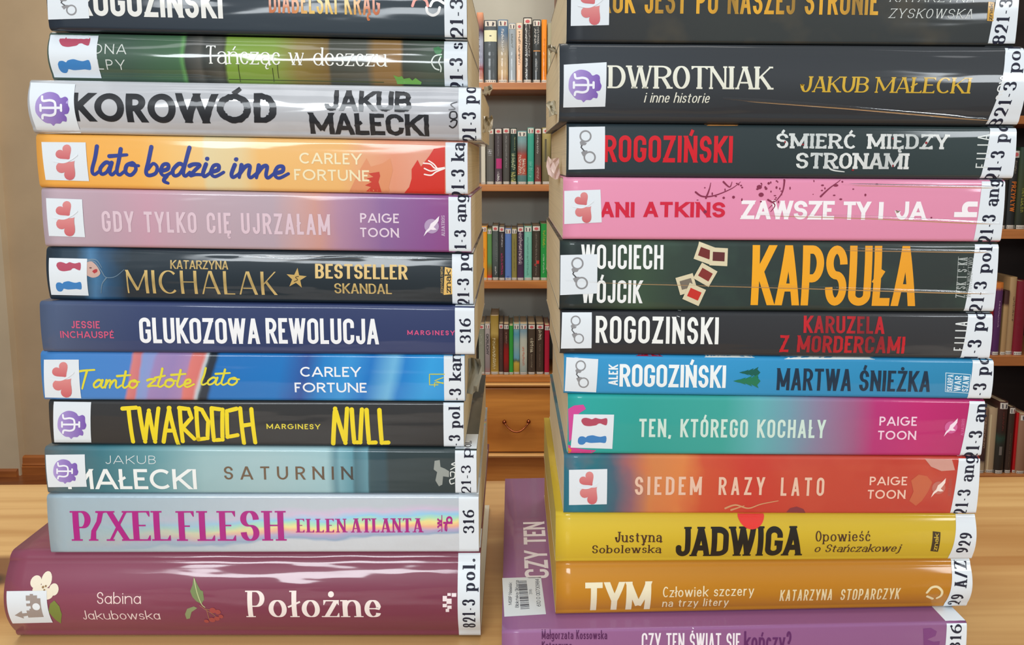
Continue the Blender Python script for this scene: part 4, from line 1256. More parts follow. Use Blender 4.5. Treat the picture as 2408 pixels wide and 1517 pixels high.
b = R(4, 1324, 2361, [(1324, (228, 146, 176)), (1700, (226, 142, 174)), (2361, (222, 142, 170))],
      'pink paperback with red and white capitals and ink splatters, in the right pile', r=.002, bump=.35)
b.text('DANI', 1378, 1492, 475, 511, (206, 34, 62), 'author_lettering', sx=.24, sy=.2, k=.5, sp=.12)
b.text('ATKINS', 1514, 1705, 475, 511, (206, 34, 62), 'author_lettering', sx=.24, sy=.2, k=.5, sp=.14)
b.text('ZAWSZE', 1743, 1962, 472, 516, (244, 238, 240), sx=.22, sy=.2, k=.5, sp=.06)
b.text('TY', 1983, 2046, 474, 517, (244, 238, 240), sx=.22, sy=.2, k=.5, sp=.06)
b.text('I', 2066, 2078, 475, 517, (244, 238, 240), sx=.26, sy=.2)
b.text('JA', 2106, 2178, 474, 517, (244, 238, 240), sx=.22, sy=.2, k=.5, sp=.06)
b.up('h', 2244, 2298, 511, 474, (244, 238, 240), 'publisher_mark', sx=.3, sy=.26, k=.5)
bl = (132, 44, 74)
b.lines([[(1636, 452), (1652, 462), (1680, 460), (1720, 444), (1742, 428)], [(1702, 428), (1716, 440), (1722, 428)], [(1846, 424), (1838, 456), (1808, 490)], [(1930, 462), (1952, 442), (1978, 424)],
         [(1806, 470), (1822, 482), (1812, 498)], [(1660, 466), (1668, 446), (1672, 430)]], 4.5, bl, 'splatter_print', w2=1.2)
rg = random.Random(5)
b.discs([(rg.choice([rg.uniform(1640, 1760), rg.uniform(1780, 1860), rg.uniform(1900, 2070)]), rg.uniform(426, 476), rg.uniform(1, 3.5), rg.uniform(1, 3.5)) for _ in range(46)] + [(1786, 440, 6, 5), (1790, 458, 6, 5), (1658, 498, 4, 4), (1966, 436, 6, 3), (2190, 512, 2, 2)], bl, 'splatter_print')
b.sticker([(1327, 449), (1412, 446), (1415, 523), (1327, 527)], 'hearts')
b.band(2306, '21-3 ang', 571, 422, 2312, 2343, 2296)
b.seam([(1760, 503), (2040, 511), (2352, 526)], 8)
b.seam([(1980, 434), (2352, 441)], 6)
b.flap(1290, 396, 30, 46, -1, (232, 204, 194), 15)

b = R(5, 1316, 2345, [(1316, (34, 44, 46)), (1390, (38, 50, 48)), (1500, (58, 80, 60)), (1580, (50, 66, 56)), (1700, (44, 58, 54)), (2345, (46, 52, 50))],
      'dark green-black paperback with giant amber capitals and slide photos, under the pink book', r=.0026, blot=((60, 84, 70), .35, 9), bump=.4)
b.text('WOJCIECH', 1367, 1560, 576, 633, (236, 238, 236), 'author_lettering', sx=.17, sy=.14, k=.16, sp=.08)
b.text('WÓJCIK', 1367, 1510, 659, 713, (236, 238, 236), 'author_lettering', sx=.17, sy=.14, k=.16, sp=.08)
b.text('KAPSUŁA', 1768, 2156, 578, 719, fade([(0, (240, 168, 34)), (1, (232, 158, 40))]), sx=.2, sy=.16, k=.14, sp=.035)
for k_, (cx, cy, a, rgb) in enumerate(((1658, 596, 20, (112, 44, 40)), (1690, 604, 3, (96, 44, 44)), (1614, 668, -16, (120, 110, 96)), (1658, 646, 30, (130, 50, 46)), (1632, 692, 24, (196, 52, 42)))):
    def rot(u, v): return (cx + u * math.cos(math.radians(a)) - v * math.sin(math.radians(a)), cy + u * math.sin(math.radians(a)) + v * math.cos(math.radians(a)))
    b.poly([rot(-21, -21), rot(21, -21), rot(21, 21), rot(-21, 21)], (216, 204, 170), 'slide_photo_print', layer=1 + 2 * k_)
    b.poly([rot(-14, -11), rot(14, -11), rot(14, 10), rot(-14, 10)], rgb, 'slide_photo_print', layer=2 + 2 * k_)
b.up('ZYSK I S-KA', 2250, 2272, 700, 606, (176, 182, 178), sx=.1, sy=.05, serif=.05, k=.5, sp=.15)
b.up('WYDAWNICTWO', 2274, 2286, 700, 606, (166, 172, 168), sx=.1, sy=.05, serif=.05, k=.5, sp=.12)
b.lines([[(2254, 604), (2248, 700)]], 1.2, (150, 156, 152), 'publisher_mark')
b.sticker([(1318, 600), (1405, 598), (1404, 690), (1317, 694)], 'cuffs')
b.seam([(1330, 660), (1900, 676), (2338, 690)], 8)
b.seam([(1960, 586), (2338, 592)], 8)
b.band(2290, '21-3 pol.', 734, 568, 2293, 2323, 2274)

b = R(6, 1317, 2333, [(1317, (44, 46, 50)), (2333, (50, 51, 53))], 'black paperback with white name and broken red capitals, on the sky blue book', r=.002)
b.text('ROGOZIŃSKI', 1401, 1690, 745, 808, (238, 240, 236), 'author_lettering', sx=.19, sy=.16, k=.18, sp=.1)
redw = fade([(0, (196, 34, 44)), (.3, (150, 36, 42)), (.55, (190, 36, 44)), (.75, (128, 36, 42)), (1, (196, 34, 44))])
b.text('KARUZELA', 1890, 2080, 744, 784, redw, sx=.2, sy=.16, k=.2, sp=.1)
b.text('Z MORDERCAMI', 1834, 2128, 790, 830, redw, sx=.2, sy=.16, k=.2, sp=.1, rough=.012)
b.up('FILIA', 2245, 2274, 825, 757, (220, 224, 222), sx=.1, sy=.09, sp=.32)
b.sticker([(1322, 736), (1392, 736), (1391, 819), (1319, 820)], 'cuffs')
b.band(2276, '1-3 pol', 849, 717, 2279, 2311, 2264)

b = R(7, 1326, 2336, [(1326, (52, 148, 200)), (1700, (48, 146, 198)), (2336, (40, 130, 172))], 'sky blue paperback with two green fir trees between its lettering, in the right pile', r=.002)
b.up('ALEK', 1431, 1453, 906, 858, (232, 240, 242), 'author_lettering', sx=.2, sy=.16, k=.2, sp=.1)
b.text('ROGOZIŃSKI', 1457, 1707, 858, 911, (236, 242, 242), 'author_lettering', sx=.19, sy=.15, k=.18, sp=.07)
def fir(cx0, cx1, cy, h, rgb, ly):
    pts = [(cx0, cy)]
    n = 4
    for i in range(n):
        t = (i + 1) / n
        pts += [(cx0 + (cx1 - cx0) * t, cy - h * t), (cx0 + (cx1 - cx0) * (t - .06), cy - h * t * .55)]
    pts.append((cx1 + 4, cy))
    low = [(x, 2 * cy - y) for x, y in pts[1:-1]][::-1]
    b.poly(pts + low, rgb, 'fir_tree_print', layer=ly)
fir(1738, 1784, 876, 13, (22, 92, 80), 1)
fir(1724, 1784, 896, 17, (34, 118, 84), 3)
b.text('MARTWA', 1827, 2002, 867, 919, (28, 50, 70), sx=.16, sy=.13, k=.18, sp=.08)
b.text('ŚNIEŻKA', 2021, 2188, 872, 921, (28, 50, 70), sx=.16, sy=.13, k=.18, sp=.08)
b.lines([[(2224, 877), (2282, 881), (2280, 925), (2223, 921), (2224, 877)]], 1.6, (206, 228, 236), 'publisher_mark', smooth=False)
b.up('SKARPA', 2227, 2241, 920, 881, (214, 232, 240), sx=.16, sy=.14, sp=.1)
b.up('WAR', 2244, 2260, 920, 884, (214, 232, 240), sx=.16, sy=.14, sp=.12)
b.up('SZAW', 2263, 2278, 921, 884, (214, 232, 240), sx=.16, sy=.14, sp=.12)
b.poly([(1494, 834), (1562, 834), (1560, 840), (1496, 839)], (176, 34, 60), 'cover_art_print')
b.poly([(1652, 836), (1780, 838), (1776, 843), (1658, 842)], (226, 232, 228), 'cover_art_print')
b.poly([(1840, 840), (2060, 842), (2060, 847), (1846, 846)], (226, 232, 228), 'cover_art_print')
b.sticker([(1332, 841), (1407, 845), (1402, 923), (1328, 920)], 'cuffs')
b.band(2287, '1-3 pol', 947, 826, 2291, 2322, 2280)

b = R(8, 1335, 2314, [(1335, (40, 166, 160)), (1500, (46, 158, 148)), (1700, (60, 162, 152)), (1780, (96, 172, 176)), (1850, (110, 156, 172)), (1920, (136, 128, 156)), (2010, (158, 92, 132)), (2060, (182, 50, 116)), (2160, (190, 40, 110)), (2314, (176, 36, 98))],
      'paperback fading from teal to magenta with pale capitals, below the sky blue one', r=.002, amp=.02, nscale=5)
b.text('TEN, KTÓREGO KOCHAŁY', 1503, 1941, 986, 1029, (204, 226, 214), sx=.2, sy=.16, k=.2, sp=.13)
b.text('PAIGE', 2068, 2156, 980, 1001, (240, 206, 222), 'author_lettering', **GEO)
b.text('TOON', 2064, 2154, 1013, 1034, (240, 206, 222), 'author_lettering', **GEO)
bird(b, 2236, 1005, .9, (244, 222, 234), (206, 96, 150))
b.up('ALBATROS', 2260, 2267, 1024, 985, (214, 110, 160), sx=.16, sy=.07, serif=.06, k=.5, sp=.12)
b.poly([(1336, 962), (1350, 954), (1372, 952), (1378, 962), (1362, 972), (1350, 990), (1346, 1030), (1338, 1040)], (206, 74, 150), 'flower_print')
b.poly([(1336, 1046), (1352, 1054), (1380, 1058), (1402, 1060), (1392, 1067), (1336, 1067)], (210, 70, 140), 'flower_print')
b.poly([(1336, 1052), (1344, 1058), (1342, 1067), (1336, 1067)], (214, 140, 50), 'flower_print', layer=2)
b.sticker([(1349, 974), (1444, 975), (1440, 1056), (1342, 1053)], 'couple')
b.band(2277, '21-3 an', 1081, 951, 2280, 2311, 2262)

b = R(9, 1326, 2302, [(1326, (38, 116, 138)), (1400, (40, 112, 124)), (1440, (70, 98, 116)), (1480, (140, 98, 108)), (1530, (206, 128, 76)), (1600, (216, 130, 72)), (1650, (202, 84, 56)), (1760, (198, 62, 50)), (1900, (194, 74, 56)), (2302, (184, 54, 42))],
      'painterly red and orange paperback with pale capitals, on the bright yellow book', r=.0018, amp=.04, nscale=6, blot=((206, 96, 70), .4, 6))
tan = (228, 190, 166)
b.text('SIEDEM', 1493, 1650, 1121, 1164, tan, sx=.17, sy=.14, k=.22, sp=.22)
b.text('RAZY', 1690, 1798, 1122, 1164, tan, sx=.17, sy=.14, k=.22, sp=.26)
b.text('LATO', 1836, 1938, 1123, 1166, tan, sx=.17, sy=.14, k=.22, sp=.26)
b.text('PAIGE', 2045, 2133, 1121, 1141, (236, 196, 176), 'author_lettering', **GEO)
b.text('TOON', 2040, 2129, 1152, 1173, (236, 196, 176), 'author_lettering', **GEO)
b.poly([(2142, 1130), (2160, 1116), (2180, 1120), (2192, 1134), (2182, 1156), (2168, 1178), (2154, 1190), (2138, 1178), (2148, 1156)], (196, 100, 68), 'brush_print')
b.poly([(2176, 1080), (2240, 1082), (2246, 1106), (2214, 1108), (2190, 1098)], (204, 150, 136), 'brush_print')
bird(b, 2207, 1147, .95, (240, 222, 212), (190, 110, 96))
b.up('ALBATROS', 2230, 2237, 1166, 1126, (176, 96, 84), sx=.16, sy=.07, serif=.06, k=.5, sp=.12)
b.lines([[(1706, 1196), (1730, 1188), (1760, 1196), (1790, 1186), (1830, 1178)], [(1720, 1200), (1750, 1190)]], 5, (206, 150, 108), 'brush_print', w2=2)
b.poly([(1850, 1206), (1858, 1196), (1874, 1192), (1890, 1198), (1896, 1208)], (134, 60, 66), 'brush_print')
b.sticker([(1338, 1105), (1428, 1103), (1427, 1186), (1338, 1188)], 'hearts')
b.band(2252, '21-3 ang', 1212, 1074, 2254, 2284, 2240)

b = R(10, 1307, 2296, [(1307, (214, 184, 52)), (1700, (206, 174, 46)), (2296, (202, 172, 46))], 'bright yellow book with fat black capitals and a red dot, in the right pile', r=.002, b=.0022, pages=(206, 186, 96))
brn = (76, 50, 36)
b.text('Justyna', 1447, 1556, 1251, 1275, brn, 'author_lettering', **SLAB)
b.text('Sobolewska', 1393, 1555, 1282, 1303, brn, 'author_lettering', **SLAB)
b.text('JADWIGA', 1590, 1886, 1240, 1311, (34, 32, 28), sx=.27, sy=.2, k=.22, sp=.05, serif=.03, slab=.06)
b.text('Opowieść', 1918, 2047, 1249, 1273, brn, 'subtitle_lettering', sx=.13, sy=.07, serif=.06, k=.5, sp=.14)
b.text('o Stańczakowej', 1916, 2118, 1280, 1300, brn, 'subtitle_lettering', sx=.14, sy=.08, serif=.06, k=.5, sp=.12, slant=.2)
b.poly([(1738, 1214)] + [(1769 + 32 * math.cos(t), 1212 + 34 * math.sin(t)) for t in [math.pi * (1 - i / 16) for i in range(1, 16)]] + [(1800, 1214)], (222, 58, 50), 'red_dot_print', layer=2)
b.poly([(2194, 1250), (2212, 1252), (2208, 1300), (2190, 1298)], (66, 52, 34), 'publisher_mark')
b.up('znak', 2195, 2206, 1296, 1255, (206, 176, 60), layer=2, sx=.2, sy=.12, k=.5, sp=.12)
b.band(2250, '929', 1302, 1253, 2255, 2283, 2238)

b = R(11, 1308, 2286, [(1308, (196, 134, 38)), (1700, (186, 124, 30)), (2286, (184, 122, 30))], 'ochre book with a large cream three-letter title, second from the bottom of the right pile', yf=.001, r=.003, b=.003, pages=(214, 176, 76))
b.text('TYM', 1376, 1531, 1370, 1442, (236, 228, 196), sx=.19, sy=.17, k=.2, sp=.07)
b.text('Człowiek szczery', 1559, 1773, 1378, 1403, (236, 222, 184), 'subtitle_lettering', sx=.11, sy=.1, k=.4, sp=.12)
b.text('na trzy litery', 1559, 1715, 1408, 1432, (236, 222, 184), 'subtitle_lettering', sx=.11, sy=.1, k=.4, sp=.12)
b.text('KATARZYNA', 1835, 1958, 1386, 1415, (232, 214, 168), 'author_lettering', sx=.13, sy=.11, k=.2, sp=.12)
b.text('STOPARCZYK', 1978, 2117, 1384, 1413, (232, 214, 168), 'author_lettering', sx=.13, sy=.11, k=.2, sp=.12)
b.lines([[(2180, 1394), (2190, 1382), (2204, 1380), (2215, 1390), (2214, 1402), (2206, 1409)], [(2182, 1404), (2196, 1411)]], 6, (232, 216, 170), 'publisher_mark')
b.band(2242, '929 A/Z', 1448, 1328, 2243, 2272, 2230)

b = R(12, 1180, 2273, [(1180, (152, 102, 146)), (1700, (144, 92, 138)), (2273, (140, 90, 134))], 'large purple paperback with a barcode label, bottom of the right pile', yf=-.0075, D=.176, r=.0016, b=.0006, th=.0006)
b.text('Małgorzata Kossowska', 1274, 1428, 1485, 1504, (86, 36, 84), 'author_lettering', sx=.14, sy=.11, k=.3, sp=.08)
b.text('Katarzyna Stoczyńska'[:9], 1274, 1345, 1509, 1527, (86, 36, 84), 'author_lettering', sx=.14, sy=.11, k=.3, sp=.08)
b.text('CZY TEN ŚWIAT SIĘ', 1509, 1741, 1490, 1531, (238, 230, 236), sx=.17, sy=.14, k=.18, sp=.06)
b.text('kończy?', 1750, 1861, 1486, 1528, (96, 42, 98), sx=.16, sy=.12, k=.4, sp=.06)
b.poly([(2172, 1480), (2190, 1478), (2204, 1486), (2200, 1496), (2180, 1504), (2196, 1510), (2210, 1508), (2208, 1522), (2172, 1522)], (122, 62, 120), 'publisher_mark')
b.band(2226, '316', 1530, 1470, 2233, 2259, 2222)
# top board of the purple book: its own big title and the library barcode label
zt12 = b.zt(b.x0 + .02)
def top_surf(x, y, off): return (x, y, b.zt(x) + off)
def tp(px, py):
    q = on_z(px, py, zt12); return (q.x, q.y)
sh = Sheet(top_surf, .00008)
A0, A1 = tp(1288, 1360), tp(1272, 1228)
Hc = abs(tp(1236, 1300)[0] - tp(1290, 1300)[0])
xr_ = tp(1289, 1330)[0]
draw_text(sh, 'CZY TEN', A1[1] - A0[1], Hc, lambda u, v: (xr_ - v, A0[1] + u), sx=.2, sy=.16, k=.18, sp=.08)
sh.build('title_lettering', ink((238, 230, 236)), b.cover, b.org)
q = [tp(1186, 1449), tp(1284, 1445), tp(1272, 1357), tp(1181, 1358)]
sh = Sheet(top_surf, .00008); sh.quad(q)
lab = sh.build('barcode_label', WHITE, b.root, b.org)
def bq(u, v):
    return tuple((q[0][t] * (1 - u) + q[1][t] * u) * (1 - v) + (q[3][t] * (1 - u) + q[2][t] * u) * v for t in (0, 1))
sh = Sheet(top_surf, .00014)
rg = random.Random(9); v = .16
while v < .9:
    t = rg.choice([.008, .012, .02]); sh.quad([bq(.4, v), bq(.62, v), bq(.62, v + t), bq(.4, v + t)], 1, 1); v += t + rg.choice([.01, .016, .024])
sh.build('barcode', DARKTXT, lab, b.org)
sh = Sheet(top_surf, .00014)
for (tx, u0, v0, v1, h) in (('MGBP Nasielsk', .2, .28, .86, .085), ('Biblioteka Główna', .36, .2, .92, .085), ('316', .72, .52, .66, .07), ('610 0 00730984', .9, .2, .94, .1)):
    a_, c_ = bq(u0, v0), bq(u0, v1)
    hh = h * (q[1][0] - q[0][0])
    draw_text(sh, tx, c_[1] - a_[1], hh, lambda u, w_: (a_[0] - w_, a_[1] + u), sx=.12, sy=.1, k=.3, sp=.1)
sh.build('barcode_lettering', DARKTXT, lab, b.org)

# ------------------------------------------------------------------ table
TBL, TBR = on_z(0, 1138, 0), on_z(2408, 1119, 0)
ya = math.atan2(TBR.y - TBL.y, TBR.x - TBL.x)
tab = thing('table', 'pale knotty pine table carrying both book piles', 'table', ((TBL.x + TBR.x) / 2, (TBL.y + TBR.y) / 2, -.8))
tab.rotation_euler = (0, 0, ya)
def local(p, o): return o.matrix_world.inverted() @ p
kp = on_z(6, 1345, 0) - Vector(tab.location)
kp2 = on_z(20, 1290, 0) - Vector(tab.location)
pine = wood_mat('pine_table', (212, 170, 110), (174, 122, 64), scale=(2.2, 20, 20), rough=.38, coat=.25, contrast=(.3, .6),
                knots=[(kp.x - .01, kp.y + .006, .8, .035, .02, 1, (112, 66, 34), .9), (kp.x - .015, kp.y - .004, .8, .022, .010, 1, (40, 20, 14), .9),
                       (on_z(1160, 1310, 0).x, on_z(1160, 1310, 0).y - tab.location.y, .8, .03, .022, 1, (150, 102, 54), .5),
                       (on_z(2360, 1330, 0).x, on_z(2360, 1330, 0).y - tab.location.y, .8, .09, .006, 1, (168, 112, 54), .6)])
o = mesh_ob('tabletop', *box_vf(-.8, .8, -.62, 0, .772, .8), pine, tab)
bevel(o, .002)
for sy_ in (-.58, -.06):
    mesh_ob('apron', *box_vf(-.7, .7, sy_, sy_ + .02, .69, .772), pine, tab)
for lx in (-.74, .68):
    for ly in (-.59, -.09):
        bevel(mesh_ob('leg', *box_vf(lx, lx + .06, ly, ly + .06, 0, .772), pine, tab), .004)
FLOOR = -.8

# ------------------------------------------------------------------ room
YW = on_z(60, 1110, FLOOR).y                       # back wall
floor_m = wood_mat('floorboards', (150, 88, 42), (112, 58, 26), scale=(2, 12, 12), rough=.35, coat=.2)
tag(mesh_ob('floor', *box_vf(-3.2, 3.2, -2.2, YW + .15, FLOOR - .05, FLOOR), floor_m), kind='structure')
wall_m = plaster_mat('beige_plaster', (190, 166, 132))
tag(mesh_ob('wall_right', *box_vf(3.2, 3.3, -2.2, YW + .12, FLOOR, 2.0), wall_m), kind='structure')
tag(mesh_ob('wall_back', *box_vf(-3.2, 3.2, YW, YW + .12, FLOOR, 2.0), wall_m), kind='structure')
base_m = wood_mat('baseboard_wood', (176, 104, 46), (140, 76, 32), scale=(2, 20, 20), rough=.4, coat=.2)
hz = on_y(60, 1075, YW - .02).z - FLOOR
pf = [(YW, FLOOR), (YW - .022, FLOOR), (YW - .022, FLOOR + hz * .42), (YW - .018, FLOOR + hz * .46), (YW - .020, FLOOR + hz * .54), (YW - .016, FLOOR + hz * .6), (YW - .014, FLOOR + hz * .92), (YW - .009, FLOOR + hz), (YW, FLOOR + hz)]
tag(mesh_ob('baseboard_back', *prism(pf, on_y(48, 1090, YW).x, 3.2), base_m), kind='structure')
# projecting pier at the far left
yp = YW - .03
xe = on_y(46, 1085, yp).x
tag(mesh_ob('wall_left', *box_vf(-3.2, xe, yp, YW, FLOOR, 2.0), plaster_mat('light_plaster', (206, 188, 156))), kind='structure')
hp = on_y(20, 1102, yp).z - FLOOR
pf2 = [(yp, FLOOR), (yp - .012, FLOOR), (yp - .012, FLOOR + hp * .8), (yp - .006, FLOOR + hp), (yp, FLOOR + hp)]
tag(mesh_ob('baseboard_left', *prism(pf2, -3.2, xe - .006), base_m), kind='structure')

# ------------------------------------------------------------------ bookcases behind
def small_mat(stops, rough=.4):
    """cover print of a shelved book; colours run from the foot of the spine to its head"""
    m, nt, bs = base_mat('shelved_cover')
    N, Lk = nt.nodes, nt.links
    tc = N.new('ShaderNodeTexCoord'); sp = N.new('ShaderNodeSeparateXYZ')
    Lk.new(tc.outputs['Generated'], sp.inputs[0])
    nz = N.new('ShaderNodeTexNoise'); nz.inputs['Scale'].default_value = 5; nz.inputs['Detail'].default_value = 3
    Lk.new(tc.outputs['Generated'], nz.inputs[0])
    ma = N.new('ShaderNodeMath'); ma.operation = 'MULTIPLY_ADD'; ma.inputs[1].default_value = .1
    Lk.new(nz.outputs[0], ma.inputs[0]); 
    sb = N.new('ShaderNodeMath'); sb.operation = 'SUBTRACT'; sb.inputs[1].default_value = .05
    Lk.new(sp.outputs[2], sb.inputs[0]); Lk.new(sb.outputs[0], ma.inputs[2])
    cr = N.new('ShaderNodeValToRGB'); fill_ramp(cr, stops)
    Lk.new(ma.outputs[0], cr.inputs[0]); Lk.new(cr.outputs[0], bs.inputs['Base Color'])
    bs.inputs['Roughness'].default_value = rough
    film(nt, bs, .6, .15, .5)
    return m

TAGP = ink((214, 206, 192), .6, .2)
MARK = ink((70, 66, 72), .6, .2)
REDM = ink((196, 92, 92), .6, .2)

def shelf_book(xl, xr, yt, zs, yf, stops, label, group, sticker='couple', letters=None, extra=(), depth=.135, pages=(206, 180, 140), lean=0.0, callno=True, seed=0):
    """a book standing on a shelf with its spine to the room; xl, xr, yt in pixels of the photograph"""
    rg = random.Random(seed * 7 + 3)
    a, c = on_y(xl, (yt + 100), yf), on_y(xr, (yt + 100), yf)
    x0, x1 = a.x + .0004, c.x - .0004
    z1 = on_y((xl + xr) / 2, yt, yf).z
    Wd, Ht = x1 - x0, z1 - zs
    org = Vector(((x0 + x1) / 2, yf + depth / 2, zs))
    root = thing('book', label, 'book', org, group)
    if lean: root.rotation_euler = (0, lean, 0)
    # rounded cover folded round the pages
    n = 10
    bl_ = min(.006, Wd * .22)
    out = [(x0, yf + depth)] + [(x0 + Wd * (.5 - .5 * math.cos(math.pi * i / n)), yf + bl_ * (1 - math.sin(math.pi * i / n))) for i in range(n + 1)] + [(x1, yf + depth)]
    t = .0012
    inn = [(min(max(x, x0 + t), x1 - t), y + (t if 0 < i < len(out) - 1 else 0)) for i, (x, y) in enumerate(out)]
    m = len(out)
    V, F = [], []
    for z in (zs, z1):
        V += [(x, y, z) for x, y in out]; V += [(x, y, z) for x, y in inn]
    for j in range(m - 1):
        F += [(j, j + 1, 2 * m + j + 1, 2 * m + j), (m + j + 1, m + j, 3 * m + j, 3 * m + j + 1),
              (2 * m + j, 2 * m + j + 1, 3 * m + j + 1, 3 * m + j), (j + 1, j, m + j, m + j + 1)]
    F += [(0, 2 * m, 3 * m, m), (m - 1, 2 * m - 1, 4 * m - 1, 3 * m - 1)]
    cover = mesh_ob('cover', V, F, small_mat(stops), root, org)
    mesh_ob('page_block', *box_vf(x0 + t, x1 - t, yf + bl_ + .002, yf + depth - .003, zs + .001, z1 - .003), paper_mat(pages), root, org)
    def surf(u, z, off):      # u 0..1 across the spine, z above the shelf
        th = math.acos(max(-1, min(1, 1 - 2 * u)))
        return (x0 + Wd * u, yf + bl_ * (1 - math.sin(th)) - off, zs + z)
    k = Ht / 150.0            # metres per photo pixel, roughly
    def patch(u0, u1, za, zb_, mat, name, par, off=.0006):
        sh = Sheet(surf, off); sh.quad([(u0, za), (u1, za), (u1, zb_), (u0, zb_)], 8, 1)
        return sh.build(name, mat, par, org)
    if sticker:
        zt_ = Ht * .985
        st = patch(.08, .92, zt_ - Ht * .085, zt_, TAGP, 'genre_sticker', root)
        sh = Sheet(surf, .0012)
        if sticker == 'couple':
            sh.quad([(.26, zt_ - Ht * .075), (.38, zt_ - Ht * .075), (.34, zt_ - Ht * .015), (.22, zt_ - Ht * .015)], 1, 1)
            sh.build('symbol', MARK, st, org)
            sh = Sheet(surf, .0012)
            sh.quad([(.62, zt_ - Ht * .075), (.74, zt_ - Ht * .075), (.8, zt_ - Ht * .03), (.66, zt_ - Ht * .015)], 1, 1)
            sh.build('symbol', ink((150, 70, 74), .6, .2) if seed % 2 else MARK, st, org)
        else:
            sh.add([(.5 + .26 * math.cos(2 * math.pi * i / 10), zt_ - Ht * .045 + Ht * .025 * math.sin(2 * math.pi * i / 10)) for i in range(10)], [tuple(range(10))])
            sh.build('symbol', REDM, st, org)
    if callno:
        cl = patch(.0, 1, Ht * .004, Ht * .048, TAGP, 'call_number_label', root, .0004)
        sh = Sheet(surf, .001)
        for i in range(5):
            u = .12 + .16 * i
            sh.quad([(u, Ht * .016), (u + .08, Ht * .016), (u + .08, Ht * .034), (u, Ht * .034)], 1, 1)
        sh.build('call_number', ink((120, 114, 110), .6, .2), cl, org)
    for (v0, v1, u0, u1, rgb) in extra:
        patch(u0, u1, Ht * v0, Ht * v1, ink(rgb, .45, .4), 'cover_art_print', cover, .0005)
    for (txt, v0, v1, u0, u1, rgb) in (letters or ()):
        # reads downwards from height v1 to v0
        sh = Sheet(surf, .0009)
        Hh = (u1 - u0)
        if txt == '~':         # lettering too small to read: rows of broken pen marks
            z = Ht * v1
            while z > Ht * v0:
                l = rg.uniform(.010, .02) * Ht
                sh.quad([(u0, z - l * .35), (u0 + Hh * rg.uniform(.6, 1), z - l * .3), (u0 + Hh * rg.uniform(.6, 1), z), (u0 + Hh * rg.choice([0, .3]), z)], 2, 1)
                if rg.random() < .7:
                    uu = u0 + Hh * rg.uniform(0, .8)
                    sh.quad([(uu, z - l), (uu + Hh * .2, z - l), (uu + Hh * .2, z), (uu, z)], 1, 1)
                z -= l * rg.choice([1.1, 1.1, 1.6])
        else:
            Lm = Ht * (v1 - v0)
            Hm = Hh * Wd
            draw_text(sh, txt, Lm, Hm, lambda p_, q_: (u0 + q_ / Wd, Ht * v1 - p_), sx=.2, sy=.16, k=.25, sp=.15)
        sh.build('lettering', ink(rgb, .5, .3), cover, org)
    return root

YB = 1.88                                          # front of the pine bookcase's shelves
case_m = wood_mat('pine_case', (196, 128, 58), (166, 98, 38), scale=(3, 18, 18), rough=.4, coat=.15)
drawer_m = wood_mat('pine_drawer', (218, 146, 62), (172, 102, 36), scale=(1.6, 9, 11), rough=.4, coat=.2, contrast=(.36, .62),
                    knots=[(on_y(1222, 1033, YB).x, 0, 0, .012, 10, .01, (90, 46, 18), .0)])
light_m = wood_mat('pine_moulding', (224, 174, 108), (206, 152, 88), scale=(3, 20, 20), rough=.35, coat=.2)
back_m = plaster_mat('case_back_panel', (176, 174, 162))
bxl, bxr = on_y(1000, 500, YB).x, on_y(1309, 500, YB).x
case = thing('bookcase', 'tall pine bookcase with a drawer, seen through the gap between the piles', 'bookcase', ((bxl + bxr) / 2, YB + .1, FLOOR))
BO = Vector(case.location)
BD = .2
mesh_ob('back_panel', *box_vf(bxl, bxr, YB + BD, YB + BD + .01, FLOOR + .3, 1.0), back_m, case, BO)
for x in (bxl - .02, bxr):
    bevel(mesh_ob('side_panel', *box_vf(x, x + .02, YB - .005, YB + BD + .01, FLOOR, 1.0), wood_mat('case_side', (150, 88, 46), (122, 64, 32), (3, 14, 3)), case, BO), .001)
shelves = []
for (yt, yb_) in ((194, 211), (434, 450), (661, 679), (884, 899)):
    zt_, zb_ = on_y(1215, yt, YB).z, on_y(1215, yb_, YB).z
    shelves.append(zt_)
    bevel(mesh_ob('shelf', *box_vf(bxl + .0002, bxr - .0002, YB, YB + BD, zb_, zt_), case_m, case, BO), .0015)
zA, zB = on_y(1215, 900, YB).z, on_y(1215, 909, YB).z
def mould(z0, z1):
    h = z1 - z0
    return [(YB + .02, z0), (YB - .004, z0), (YB - .008, z0 + h * .3), (YB - .016, z0 + h * .45), (YB - .018, z0 + h * .8), (YB - .012, z1), (YB + .02, z1)]
mesh_ob('moulding', *prism(mould(zB, zA), bxl, bxr), light_m, case, BO)
zC, zD = on_y(1215, 1065, YB).z, on_y(1215, 1076, YB).z
dr = mesh_ob('drawer', *box_vf(bxl + .004, bxr - .004, YB - .004, YB + BD * .9, zC + .004, zB - .004), drawer_m, case, BO)
bevel(dr, .003)
mesh_ob('moulding', *prism(mould(zD, zC), bxl, bxr), light_m, case, BO)
mesh_ob('plinth', *box_vf(bxl, bxr, YB - .002, YB + .02, FLOOR, zD), case_m, case, BO)
cop = ink((150, 84, 52), .22, .2, 1.0)
ka, kb = on_y(1186, 993, YB - .02), on_y(1243, 992, YB - .02)
kr = .0065
hv = []
pts = []
for i in range(15):
    t = i / 14
    x = ka.x + (kb.x - ka.x) * t
    dz = -.026 * math.sin(math.pi * t) ** .8
    pts.append((x, YB - .022 - .012 * math.sin(math.pi * t), ka.z + dz))
hv = join(ball((ka.x, YB - .02, ka.z), kr), ball((kb.x, YB - .02, kb.z), kr), tube([(ka.x, YB - .003, ka.z), (ka.x, YB - .02, ka.z)], .003),
          tube([(kb.x, YB - .003, kb.z), (kb.x, YB - .02, kb.z)], .003), tube(pts, .0026))
